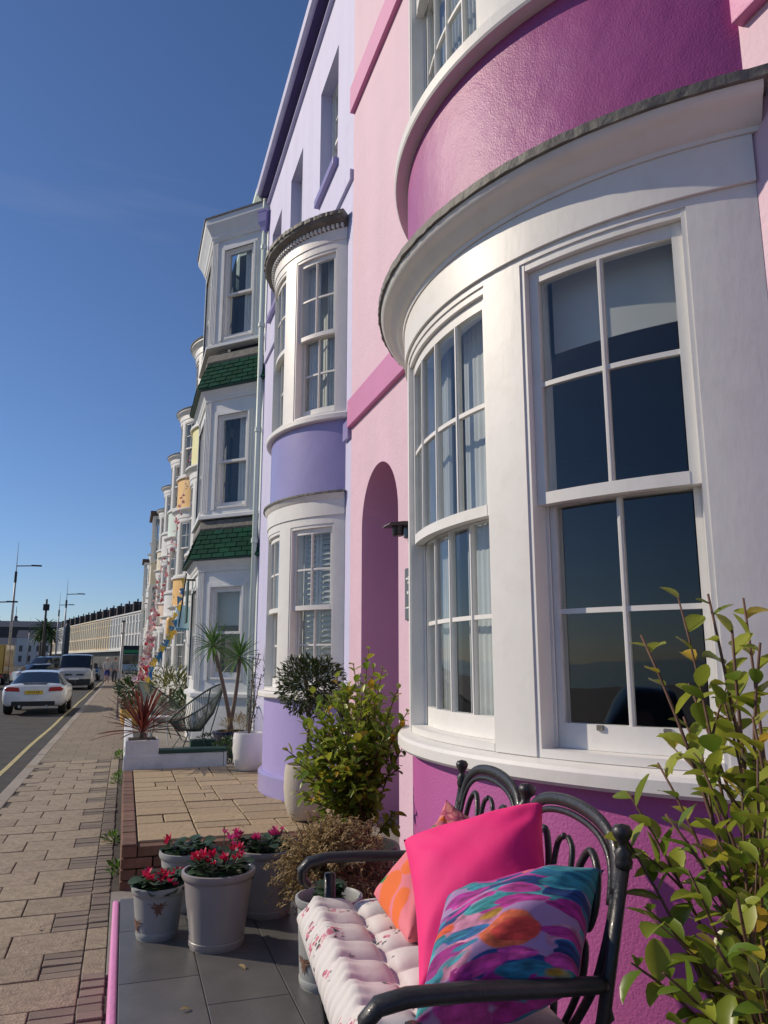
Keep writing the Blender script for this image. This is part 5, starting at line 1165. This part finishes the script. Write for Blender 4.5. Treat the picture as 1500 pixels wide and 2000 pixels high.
def fl(n, cx, cy, r, z0, z1, seed): g = random.Random(seed); return [(cx+g.uniform(-r,r), cy+g.uniform(-r,r), g.uniform(z0,z1)) for _ in range(n)]
def pz(x, y): p = atZ(x, y, TZ); return (p.x, p.y+.10, TZ)
p1 = pz(308,1842); p2 = pz(428,1864)
cyclamen('smallest pale pot with rust leaf emblem and red cyclamen, leftmost at the platform edge', p1, .115, .088, .215, M['zinc'], fl(18,.0,-.02,.07,.01,.06,1)+fl(3,.09,.03,.015,.03,.05,2), M['petal'], True, 1)
cyclamen('largest front pot, mauve-grey with red cyclamen, standing before the other flower pots', (p2[0],p2[1]+.02,TZ), .152, .112, .305, M['mauve'], fl(13,-.06,.0,.05,.03,.09,3)+fl(11,.05,.0,.05,.03,.12,4), M['petal'], False, 2)
cyclamen('pale wide pot with one red flower behind the emblem pot', (.355,4.20,TZ), .135, .10, .27, M['zinc'], [(-.10,0,.06),(-.095,.01,.075),(-.105,.005,.045)], M['petal'], False, 3)
cyclamen('dull grey pot with magenta cyclamen half hidden behind the largest pot', (.50,4.02,TZ), .13, .10, .25, M['mauve'], fl(12,.06,.05,.05,.07,.17,6), M['petal2'], False, 4, .85)
cyclamen('mauve-grey rimmed pot with pink cyclamen nearest the brick terrace', (.715,4.00,TZ), .148, .115, .30, M['mauve'], fl(4,-.04,0,.02,.05,.08,7)+fl(7,.05,.03,.03,.05,.13,8), M['petal2'], False, 5)
# dried plant in grey pot
dpx = (.90,3.50,TZ)
dt = thing('dried_shrub', 'brown dried-out shrub spilling over a grey pot behind the bench', 'shrub', dpx)
pot(dt, [(0,0),(.11,0),(.135,.26),(.145,.265),(.145,.285),(.13,.285),(.125,.25)], M['mauve'], (.125,.25))
lf = Leaves(); lm = leaf_mesh('dryl', 1, .42, M['dry'], .5, .5, n=3); tw = MB(); g = random.Random(14)
for k in range(420):
    a = g.uniform(0,2*pi); e = g.uniform(-.5,1.45); L_ = g.uniform(.19,.30); d = Vector((cos(a)*cos(e)*1.15+.10, sin(a)*cos(e)*.8, sin(e)*.85)).normalized()
    b = Vector((g.uniform(-.06,.06), g.uniform(-.06,.06), .26)); tip = b+d*L_+Vector((.08*g.random(),0,-.02)); ps = bez(b, b+d*L_*.5+Vector((0,0,.05)), tip, 5); tw.tube(ps, .0016, 3, False)
    for q in range(38):
        t = g.uniform(.3,1); i = min(int(t*5),4); p = ps[i].lerp(ps[i+1], t*5-i)
        lf.add(lm, Matrix.Translation(p+Vector((g.uniform(-.012,.012),g.uniform(-.012,.012),g.uniform(-.012,.012)))) @ basis(Vector((g.uniform(-1,1),g.uniform(-1,1),g.uniform(-.6,1)))) @ Matrix.Scale(g.uniform(.012,.026), 4), g.random())
tw.build('twigs', M['bark2'], dt, fix=False)['kind'] = 'stuff'; lf.build('foliage', M['dry'], dt)
gp = cyclamen('tall pale pot with rust emblem half hidden behind the bench cushion', (.80,3.10,TZ), .125, .105, .31, M['zinc'], [], M['petal'], True, 9, .1)
# ------------------------------------------------------------------ bench
BA = math.atan2(-.104,.995)                # bench turned a little: local x along the depth, local y along the seat
bench = thing('garden_bench', 'black cast-metal garden bench with scrolled twin back in front of the bow window', 'bench', (.505,1.455,TZ), BA)
LB, DB = 1.036, .392
def bar(name, pts, r, flat=1.0, seg=8): return MB().tube(pts, r, seg, True, flat).build(name, M['black'], bench, smooth=True)
def back(s, t): return (DB-.01+.22*(t-.42), s, t)        # point on the reclined back: s along the seat, t height
for y in (0.0, LB):
    e = -1 if y == 0 else 1
    bar('leg', [(.02,y,.002),(.035,y,.10),(.02,y,.20),(.045,y,.32),(.03,y,.44),(.03,y,.55)], [.022,.018,.019,.021,.019,.017])
    bar('leg', [(DB+.07,y,.002),(DB+.02,y,.16),(DB-.02,y,.30),(DB-.02,y,.42)], [.024,.020,.022,.022])
    # post with ribbed face, collar and finial
    bar('back_post', [back(y,.36), back(y,.60), back(y,.80)], [.0135,.0125,.012], 1.15, 10)
    c = Vector(back(y,.80))
    MB().lathe([(0,-.01),(.016,-.008),(.018,.004),(.015,.012),(.019,.022),(.010,.03),(.010,.04),(.018,.052),(.021,.062),(.015,.072),(0,.076)], c, 14).build('finial', M['black'], bench, smooth=True)
    # arm: rolled scroll at the front
    ap = [(-.035,y,.515),(-.055,y,.535),(-.058,y,.562),(-.035,y,.585),(.02,y,.595),(.14,y,.595),(.28,y,.588),(.40,y,.585),(DB+.02,y,.588)]
    bar('arm', ap, [.012,.014,.016,.017,.017,.017,.016,.015,.013], 1.4, 10)
    bar('arm_brace', [(.30,y,.38),(.34,y,.47),(.42,y,.53),(DB+.02,y,.55)], .010)
for k, (x, w) in enumerate(((.03,.05),(.10,.05),(.17,.05),(.24,.05),(.31,.05),(.38,.05))): MB().box(x,x+w,.01,LB-.01,.345,.365).build('seat_slat', M['black'], bench, bevel=.006)
bar('seat_rail', [(.015,.0,.335),(.015,LB,.335)], .018); bar('seat_rail', [(DB-.03,.0,.35),(DB-.03,LB,.35)], .018)
c = Vector(back(LB/2,.82)); bar('back_post', [back(LB/2,.38), back(LB/2,.60), back(LB/2,.815)], [.016,.015,.014], 1.1, 10)
MB(Matrix.Translation(c) @ Matrix.Rotation(rad(12),4,'Y')).lathe([(0,-.02),(.02,-.018),(.02,.0),(.012,.01),(.012,.022),(.022,.034),(.024,.044),(.018,.054),(0,.058)], (0,0,0), 14).build('finial', M['black'], bench, smooth=True)
bar('back_rail', [back(.02,.40), back(LB-.02,.40)], .014)
for s0 in (.018, LB/2+.018):
    w = LB/2-.036; C_ = s0+w/2
    def q(u, t): return back(C_+u*w/2, .40+(t-.455)*1.09)
    # camel-back top rail of two mouldings
    top = [(-1,.765),(-.97,.812),(-.86,.848),(-.64,.872),(-.34,.884),(0,.888),(.34,.884),(.64,.872),(.86,.848),(.97,.812),(1,.765)]
    def smooth_pts(l, n=3):
        r_ = []
        for i in range(len(l)-1):
            p0 = l[max(i-1,0)]; p1_, p2_ = l[i], l[i+1]; p3 = l[min(i+2,len(l)-1)]
            for k in range(n):
                t = k/n; r_.append(tuple(.5*((2*p1_[d])+(-p0[d]+p2_[d])*t+(2*p0[d]-5*p1_[d]+4*p2_[d]-p3[d])*t*t+(-p0[d]+3*p1_[d]-3*p2_[d]+p3[d])*t**3) for d in (0,1)))
        return r_+[l[-1]]
    tp_ = smooth_pts(top)
    bar('top_rail', [q(u,t) for u,t in tp_], .0095, 1.6, 10)
    bar('top_moulding', [q(u*.93,t-.022) for u,t in tp_], .006, 1.3)
    def scroll(pts, r, nm='scroll'): bar(nm, [q(u,t) for u,t in smooth_pts(pts, 4)], r, 1.0)
    for m_ in (-1, 1):
        scroll([(m_*.98,.80),(m_*.99,.72),(m_*.90,.62),(m_*.72,.55),(m_*.55,.50),(m_*.45,.455)], [.009]*21)
        # big C scroll ending in an inward curl
        scroll([(m_*.30,.46),(m_*.20,.56),(m_*.20,.66),(m_*.30,.76),(m_*.48,.815),(m_*.66,.79),(m_*.72,.73),(m_*.64,.685),(m_*.52,.70),(m_*.52,.735)], [.0085]*37)
        scroll([(m_*.30,.46),(m_*.52,.53),(m_*.66,.60),(m_*.64,.655),(m_*.50,.66),(m_*.42,.62),(m_*.48,.60)], [.0075]*25)
        scroll([(m_*.04,.82),(m_*.16,.80),(m_*.17,.74),(m_*.07,.715),(m_*.03,.745)], [.007]*17)
        for (u, t, r) in ((.53,.715,.017),(.46,.615,.014),(.05,.745,.012)): MB(Matrix.Translation(q(m_*u,t)) @ Matrix.Rotation(pi/2,4,'Y')).lathe([(0,-.012),(r*.8,-.01),(r,0),(r*.8,.01),(0,.012)], (0,0,0), 12).build('boss', M['black'], bench, smooth=True)
    scroll([(0,.46),(0,.55),(-.03,.62),(.03,.68),(0,.74)], [.007]*17)
# ------------------------------------------------------------------ seat cushion
def fabric(name, build, rough=.85, bump=.15):
    m, n, l, b = new_mat(name); b.inputs['Roughness'].default_value = rough; b.inputs['Sheen Weight'].default_value = .05
    t = n.new('ShaderNodeTexCoord'); col = build(n, l, t); 
    if col is not None: l.new(col, b.inputs['Base Color'])
    nb = n.new('ShaderNodeTexNoise'); nb.inputs['Scale'].default_value = 18; nb.inputs['Detail'].default_value = 4; l.new(t.outputs['Object'], nb.inputs['Vector'])
    bp = n.new('ShaderNodeBump'); bp.inputs['Strength'].default_value = bump; bp.inputs['Distance'].default_value = .02; l.new(nb.outputs[0], bp.inputs['Height']); l.new(bp.outputs[0], b.inputs['Normal']); return m
def spots(n, l, vec, scale, thr, soft=.02, feature='F1', rnd=1.0, warp=.0):
    v = n.new('ShaderNodeTexVoronoi'); v.inputs['Scale'].default_value = scale; v.inputs['Randomness'].default_value = rnd; v.feature = feature
    if warp:
        nz = n.new('ShaderNodeTexNoise'); nz.inputs['Scale'].default_value = scale*1.3; l.new(vec, nz.inputs['Vector']); ad = n.new('ShaderNodeMixRGB'); ad.blend_type = 'ADD'; ad.inputs[0].default_value = warp
        l.new(vec, ad.inputs[1]); l.new(nz.outputs['Color'], ad.inputs[2]); vec = ad.outputs[0]
    l.new(vec, v.inputs['Vector']); mr = n.new('ShaderNodeMapRange'); mr.inputs[1].default_value = thr+soft; mr.inputs[2].default_value = thr-soft; l.new(v.outputs['Distance'], mr.inputs[0]); return mr.outputs[0], v.outputs['Color']
def mixc(n, l, fac, a, b):
    m = n.new('ShaderNodeMixRGB'); l.new(fac, m.inputs[0])
    for k, x in ((1,a),(2,b)):
        if isinstance(x, tuple): m.inputs[k].default_value = (*x,1)
        else: l.new(x, m.inputs[k])
    return m.outputs[0]
def gate(n, l, col, thr):
    s = n.new('ShaderNodeSeparateColor'); l.new(col, s.inputs[0]); g = n.new('ShaderNodeMath'); g.operation = 'GREATER_THAN'; g.inputs[1].default_value = thr; l.new(s.outputs[0], g.inputs[0]); return g.outputs[0]
def mul(n, l, a, b): m = n.new('ShaderNodeMath'); m.operation = 'MULTIPLY'; l.new(a, m.inputs[0]); l.new(b, m.inputs[1]); return m.outputs[0]
def floral(n, l, t):
    o = t.outputs['Object']; base = (.70,.66,.63)
    r, rc = spots(n, l, o, 14, .34, .04, warp=.06); r = mul(n, l, r, gate(n, l, rc, .30)); pe, pc_ = spots(n, l, o, 62, .46, .08, warp=.01); r = mul(n, l, r, pe); d, dc = spots(n, l, o, 42, .30, .08, warp=.02); r2 = mul(n, l, r, d)
    gsp, gc = spots(n, l, o, 40, .32, .05, warp=.03); near, nc_ = spots(n, l, o, 14, .46, .04, warp=.06); gg = mul(n, l, mul(n, l, gsp, near), gate(n, l, nc_, .30))
    c = mixc(n, l, gg, base, (.07,.09,.08)); c = mixc(n, l, r, c, (.62,.20,.27)); return mixc(n, l, r2, c, (.30,.03,.08))
M['floral'] = fabric('rose print cotton', floral)
CT = MB(); cz0, cz1 = .375, .475; nx, ny = 5, 9
def cush(u, v):
    # u runs round the cross-section (front-bottom, front, top, back, bottom), v along the seat
    y = -.015+(LB+.03)*v; per = u*4
    X0, X1 = -.04, .375
    if per < 1: x, z = X0, cz0+(cz1-cz0)*per
    elif per < 2: x, z = X0+(X1-X0)*(per-1), cz1
    elif per < 3: x, z = X1, cz1-(cz1-cz0)*(per-2)
    else: x, z = X1-(X1-X0)*(per-3), cz0
    fx = (x-X0)/(X1-X0); endf = min(1, 14*v, 14*(1-v)); rib = abs(sin(v*pi*22+.6*sin(v*17)))
    if per < 1: x -= .028*(1-(2*per-1)**2)*(.88+.12*rib)+.003*rib
    if per >= 1 and per < 2:
        ta = (fx*3.0) % 1; tb_ = (v*8.0+.5*(int(fx*3.0) % 2)) % 1; tuft = ((1-abs(2*ta-1)**2.6)*(1-abs(2*tb_-1)**2.6))**.7; roll = math.exp(-((fx-.03)/.06)**2)
        z += .028*tuft-.010+.020*roll*(.75+.25*rib)
        if fx < .28: z += .003*rib*(1-fx/.28)
    y = .5*LB+(y-.5*LB)*(1-.02*(1-endf)); z = (cz0+cz1)/2+(z-(cz0+cz1)/2)*(.35+.65*endf**.5)
    return (x, y, z)
CT.grid(cush, 120, 170, True)
v0 = [i for i in range(0)]
cu = tag(CT.build('seat_cushion', M['floral'], None, smooth=True), 'tufted white seat cushion with pink rose print on the black bench', 'cushion'); cu.location = bench.location; cu.rotation_euler = bench.rotation_euler
# ------------------------------------------------------------------ loose cushions
def pillow(name, label, c00, c10, c11, c01, T, m, piping=None, wr=.005, seed=0, side=1):
    c00, c10, c11, c01 = map(Vector, (c00, c10, c11, c01)); ctr = (c00+c10+c11+c01)/4
    nrm = ((c10-c00).cross(c01-c00)).normalized(); g = random.Random(seed); ph = [g.uniform(0,6) for _ in range(6)]
    def fn(sgn):
        def f(u, v):
            a, b = 2*u-1, 2*v-1
            ua = a*(1-.075*(1-b*b)*abs(a)**3); va = b*(1-.075*(1-a*a)*abs(b)**3); uu, vv = (ua+1)/2, (va+1)/2
            p = c00*(1-uu)*(1-vv)+c10*uu*(1-vv)+c11*uu*vv+c01*(1-uu)*vv
            th = T*max(0,(1-a*a)*(1-b*b))**.42
            th += wr*min(1,4*max(0,(1-a*a)*(1-b*b)))*(sin(5*a+3*b+ph[0])*sin(4*b+ph[1])+.5*sin(9*b-5*a+ph[2])+.8*abs(a*b)*sin(14*(abs(a)-abs(b))+ph[3])) 
            return p+nrm*th*sgn-ctr
        return f
    mb = MB().grid(fn(1), 40, 40); mb.grid(fn(-1), 40, 40); me = mb.mesh(name, smooth=True, fix=False)
    uv = me.uv_layers.new(name='cloth'); sx, sy = (c10-c00).length, (c01-c00).length
    for lp in me.loops: k = lp.vertex_index % 1681; uv.data[lp.index].uv = ((k//41)/40*sx, (k % 41)/40*sy)
    bm = bmesh.new(); bm.from_mesh(me); bmesh.ops.remove_doubles(bm, verts=bm.verts, dist=.0004); bmesh.ops.recalc_face_normals(bm, faces=bm.faces); bm.to_mesh(me); bm.free()
    o = tag(ob(name, me, m, None, ctr), label, 'cushion'); return o
M['hotpink'] = fabric('hot pink cotton', lambda n, l, t: None, .75, .12); M['hotpink'].node_tree.nodes['Principled BSDF'].inputs['Base Color'].default_value = (.86,.012,.19,1)
def tropical(n, l, t):
    o = t.outputs['UV']
    def petals(rot, stretch, scale, thr, dens, cols, prev):
        mp = n.new('ShaderNodeMapping'); mp.inputs['Rotation'].default_value = rot; mp.inputs['Scale'].default_value = stretch; l.new(o, mp.inputs[0])
        f, c = spots(n, l, mp.outputs[0], scale, thr, .025, warp=.035); sp_ = n.new('ShaderNodeSeparateColor'); l.new(c, sp_.inputs[0])
        rp = n.new('ShaderNodeValToRGB'); rp.color_ramp.interpolation = 'CONSTANT'; rp.color_ramp.elements[0].color = (*cols[0],1); rp.color_ramp.elements[1].position = 1/len(cols); rp.color_ramp.elements[1].color = (*cols[1],1)
        for i in range(2, len(cols)): e = rp.color_ramp.elements.new(i/len(cols)); e.color = (*cols[i],1)
        l.new(sp_.outputs[1], rp.inputs[0])
        wv = n.new('ShaderNodeTexNoise'); wv.inputs['Scale'].default_value = 30; l.new(mp.outputs[0], wv.inputs['Vector']); hs = n.new('ShaderNodeHueSaturation'); mr = n.new('ShaderNodeMapRange'); mr.inputs[1].default_value = .3; mr.inputs[2].default_value = .7; mr.inputs[3].default_value = .45; mr.inputs[4].default_value = 1.4
        l.new(wv.outputs[0], mr.inputs[0]); l.new(mr.outputs[0], hs.inputs['Value']); l.new(rp.outputs[0], hs.inputs['Color'])
        return mixc(n, l, mul(n, l, f, gate(n, l, c, dens)), prev, hs.outputs[0])
    c = petals((0,0,.4), (1,1.4,1), 9, .55, .15, [(.60,.12,.05),(.55,.22,.34),(.16,.08,.34),(.40,.10,.32)], (.36,.22,.42))
    c = petals((0,0,1.0), (1,3.0,1), 9, .58, .14, [(.03,.24,.32),(.01,.05,.20),(.05,.33,.36),(.02,.13,.34)], c)
    c = petals((0,0,2.3), (1,3.0,1), 9, .52, .26, [(.40,.02,.24),(.50,.05,.30),(.30,.015,.20)], c)
    c = petals((0,0,.1), (.8,3.0,1), 10, .48, .38, [(.02,.18,.30),(.01,.04,.17),(.04,.30,.33)], c)
    c = petals((0,0,1.7), (.8,3.0,1), 10, .44, .50, [(.44,.03,.26),(.04,.28,.34),(.34,.02,.24)], c)
    return petals((0,0,2.8), (.9,2.2,1), 9, .42, .74, [(.70,.10,.03),(.40,.22,.02),(.66,.06,.05)], c)
M['tropical'] = fabric('tropical print cotton', tropical)
def fruit(n, l, t):
    o = t.outputs['UV']; a, ac = spots(n, l, o, 9, .44, .02, warp=.04); gsp, gc = spots(n, l, o, 13, .26, .03, warp=.08); c = mixc(n, l, a, (.75,.20,.24), (.80,.16,.03))
    r, rc = spots(n, l, o, 5.5, .28, .02); c = mixc(n, l, mul(n, l, r, gate(n, l, rc, .45)), c, (.60,.02,.08)); return mixc(n, l, mul(n, l, gsp, gate(n, l, gc, .55)), c, (.03,.22,.05))
M['fruit'] = fabric('orange fruit print', fruit)
def embro(n, l, t):
    o = t.outputs['UV']; v = n.new('ShaderNodeTexVoronoi'); v.feature = 'DISTANCE_TO_EDGE'; v.inputs['Scale'].default_value = 26; l.new(o, v.inputs['Vector']); ed = n.new('ShaderNodeMapRange'); ed.inputs[1].default_value = .12; ed.inputs[2].default_value = .05; l.new(v.outputs['Distance'], ed.inputs[0]); return mixc(n, l, ed.outputs[0], (.62,.20,.19), (.40,.06,.12))
M['embro'] = fabric('salmon embroidered cloth', embro)
SZ = TZ+.485
def A(x, y, Y): return atY(x, y, Y)
pillow('throw_pillow', 'plain hot pink throw pillow in the middle of the bench', atZ(818,1945,SZ+.015), atY(1092,1835,1.66), A(1060,1567,1.76), A(788,1640,2.06), .09, M['hotpink'], seed=3)
pillow('throw_pillow', 'tropical print throw pillow in blue, magenta and orange against the near arm', atZ(800,2030,SZ+.01), atY(1128,1930,1.42), A(1180,1698,1.50), A(872,1752,1.75), .10, M['tropical'], seed=5, wr=.008)
pillow('throw_pillow', 'orange fruit print throw pillow behind the hot pink one at the far end', atZ(798,1835,SZ+.02), atY(950,1780,2.16), A(868,1592,2.25), A(728,1745,2.32), .075, M['fruit'], seed=7)
pillow('throw_pillow', 'salmon embroidered throw pillow at the back, top corner showing', atY(800,1700,2.33), atY(960,1750,2.24), A(960,1620,2.28), A(872,1562,2.36), .06, M['embro'], seed=8)
# ------------------------------------------------------------------ rope chairs and table
M['rope'] = mat('dark green cord', (.05,.075,.06), .6, var=.1); M['rope2'] = mat('pale grey-green cord', (.30,.34,.30), .6, var=.1)
def rope_chair(label, loc, rotz, m):
    t = thing('rope_chair', label, 'chair', loc, rotz, 'rope chairs in the forecourt'); N = 44
    def ring(k): a = 2*pi*k/N; f = (1-cos(a))/2; return Vector((-.36+.74*f, .40*sin(a)*(1+.12*sin(a/2)), .40+.55*f**1.15))
    hub = lambda k: Vector((-.02+.11*cos(pi+2*pi*k/N)*-1*-1, .10*sin(2*pi*k/N), .29))
    MB().tube([ring(k) for k in range(N+1)], .013, 8, False).build('frame_ring', M['rope'], t, smooth=True)
    MB().tube([hub(k) for k in range(N+1)], .010, 6, False).build('seat_ring', M['rope'], t, smooth=True)
    rp_ = MB()
    for k in range(N):
        for o in (0,.5):
            a, b = ring(k+o), hub(k+o); rp_.tube([a, a.lerp(b,.5)+Vector((.02,0,-.07)), b], .0045, 4, False)
    rp_.build('cords', m, t, fix=False)['kind'] = 'stuff'
    for a in (.6, 2.54, 3.74, 5.68):
        k = a/(2*pi)*N; p = ring(k); MB().tube([p, Vector((p.x*.55,p.y*.55,.22)) , Vector((p.x*.95,p.y*.95,.0))], .009, 6).build('leg', M['rope'], t)
    return t
rope_chair('dark green rope chair nearest the white garden wall', (1.02,11.85,.272), rad(-28), M['rope'])
rope_chair('pale rope chair farther back in the forecourt', (.62,13.6,.272), rad(200), M['rope2'])
tb = thing('side_table', 'small white round table between the rope chairs', 'table', (.50,12.7,.272))
MB().lathe([(0,.42),(.22,.42),(.23,.43),(.22,.445),(0,.445)], (0,0,0), 24).build('table_top', M['white2'], tb, auto=40)
for a in (0,2.1,4.2): MB().tube([(.15*cos(a),.15*sin(a),.42),(.2*cos(a),.2*sin(a),0)], .01, 6).build('leg', M['white2'], tb)
# ------------------------------------------------------------------ garlands, bunting, lanterns
M['gpink'] = mat('pink paper flower', (.74,.34,.38), .8, rnd=.3); M['gred'] = mat('red paper flower', (.60,.05,.08), .8, rnd=.2); M['gpale'] = mat('pale pink paper flower', (.76,.56,.54), .8, rnd=.2)
M['cord'] = mat('string', (.5,.45,.4), .8); M['fyel'] = mat('yellow flag', (.75,.50,.04), .8); M['fblue'] = mat('blue flag', (.03,.17,.36), .8)
def flower_mesh(m):
    def mk():
        q = MB()
        for k in range(6):
            q.M = Matrix.Rotation(k*pi/3,4,'Z') @ Matrix.Rotation(.45,4,'X'); q.add([(0,0,0),(-.03,.045,0),(.03,.045,0),(0,.085,.012)], [(0,2,3,1)])
        me = q.mesh('flower', fix=False); me.materials.append(m); return me
    return cached(('gf', m.name), mk)
def garland(label, p0, p1, sag, n, seed, bow=.0):
    g = random.Random(seed); t = thing('flower_garland', label, 'garland', p0, 0, 'paper flower garlands'); d = p1-p0
    ps = [d*s+Vector((bow*sin(pi*s),0,-sag*sin(pi*s))) for s in [i/24 for i in range(25)]]
    MB().tube(ps, .006, 5).build('string', M['cord'], t)
    for i in range(n):
        s = (i+g.random())/n; k = min(int(s*24),23); p = ps[k].lerp(ps[k+1], s*24-k)+Vector((g.uniform(-.06,.06),g.uniform(-.06,.06),g.uniform(-.06,.06)))
        ob('flower', flower_mesh(M[g.choice(['gpink','gred','gpale','gpink'])]), None, t, p, (g.uniform(-1.6,1.6), g.uniform(-1.6,1.6), g.uniform(0,6)), g.uniform(.6,1.2)*(.6+.5*s))
garland('long pink paper-flower garland hanging from the apricot bow panels to the forecourt', atY(374,880,21.8), atY(272,1330,17.0), .5, 60, 1)
garland('second pink paper-flower garland, left of the long one, near the pavement', atY(318,1085,26), atY(264,1338,17.6), .4, 50, 2)
garland('short red and pink flower garland beside the blue and yellow bunting', atY(300,1190,20), atY(284,1325,16.2), .2, 45, 3)
bt = thing('bunting', 'string of blue and yellow pennants running down from the green pent roof', 'bunting', atY(364,1112,15.2)); e = atY(280,1345,14.6)-bt.location
ps = [e*s+Vector((0,0,-.30*sin(pi*s)-.15*sin(2*pi*s))) for s in [i/22 for i in range(23)]]
MB().tube(ps, .005, 5).build('string', M['cord'], bt)
pen = MB().add([(-.06,0,0),(.06,0,0),(0,0,-.17),(-.06,.004,0),(.06,.004,0),(0,.004,-.17)], [(0,1,2),(3,5,4),(0,3,4,1),(1,4,5,2),(2,5,3,0)]).mesh('pennant', fix=True)
pen.materials.append(M['fyel'])
for i in range(1,22,1):
    o = ob('pennant', pen, None, bt, ps[i], (RL.uniform(-.3,.3), RL.uniform(-.5,.5), RL.uniform(-.6,.6)))
    if (i//2) % 2: override(o, M['fblue'])
M['lblue'] = mat('pale blue lantern cloth', (.38,.56,.68), .7, var=.06); M['lblue2'] = mat('blue lantern trim', (.08,.26,.42), .7)
def lantern(label, p, r, hh, m, m2):
    t = thing('hanging_lantern', label, 'lantern', p, 0, 'cloth lanterns on the house fronts'); 
    MB().lathe([(r*.75,0),(r*.95,-.03),(r,-.10),(r,-hh*.55),(r*1.03,-hh*.6),(r*1.0,-hh*.65),(r,-hh*.9)], (0,0,0), 20).build('shade', m, t, auto=40)
    q = MB()
    for k in range(10):
        a = 2*pi*k/10; a2 = 2*pi*(k+1)/10; am = (a+a2)/2; q.add([(r*1.005*cos(a),r*1.005*sin(a),-hh*.9),(r*1.005*cos(a2),r*1.005*sin(a2),-hh*.9),(r*cos(am),r*sin(am),-hh)], [(0,1,2)])
    q.build('scalloped_hem', m2, t, fix=False); MB().tube([(0,0,.35),(0,0,-.02)], .006, 5).box(-r*.76,r*.76,-.01,.01,-.02,.0).build('hanger', M['cord'], t)
lantern('large pale blue cloth lantern with darker scalloped hem', atY(357,1183,16.6), .145, .52, M['lblue'], M['lblue2'])
lantern('small yellow cloth lantern left of the pale blue one', atY(336,1206,19.0), .13, .42, M['ochre'], M['ochre'])
lantern('tiny white cloth lantern hanging left of the yellow one', atY(304,1196,24), .14, .42, M['white2'], M['gpink'])

# ------------------------------------------------------------------ small litter on the tiles and the terrace
for k, (x, y, z, lb) in enumerate([(.50,3.36,TZ+.003,'small dry leaf on the grey tiles in front of the largest flower pot'),(.25,3.02,TZ+.003,'small dry leaf on the grey tiles near the pink platform edge'),(.9,6.3,.312,'small dry leaf on the terrace near its front brick edge'),(.6,7.3,.312,'small dry leaf in the middle of the paved terrace'),(-.40,5.3,.008,'small dry leaf on a pavement slab beside the platform')]):
    t = thing('fallen_leaf', lb, 'leaf', (x,y,z), RL.uniform(0,6))
    o = ob('leaf_blade', leaf_mesh('fallen2', .042, .020, M['dry'], .5, .2), None, t); o.location = (0,0,.006)
print('objects', len(bpy.data.objects))
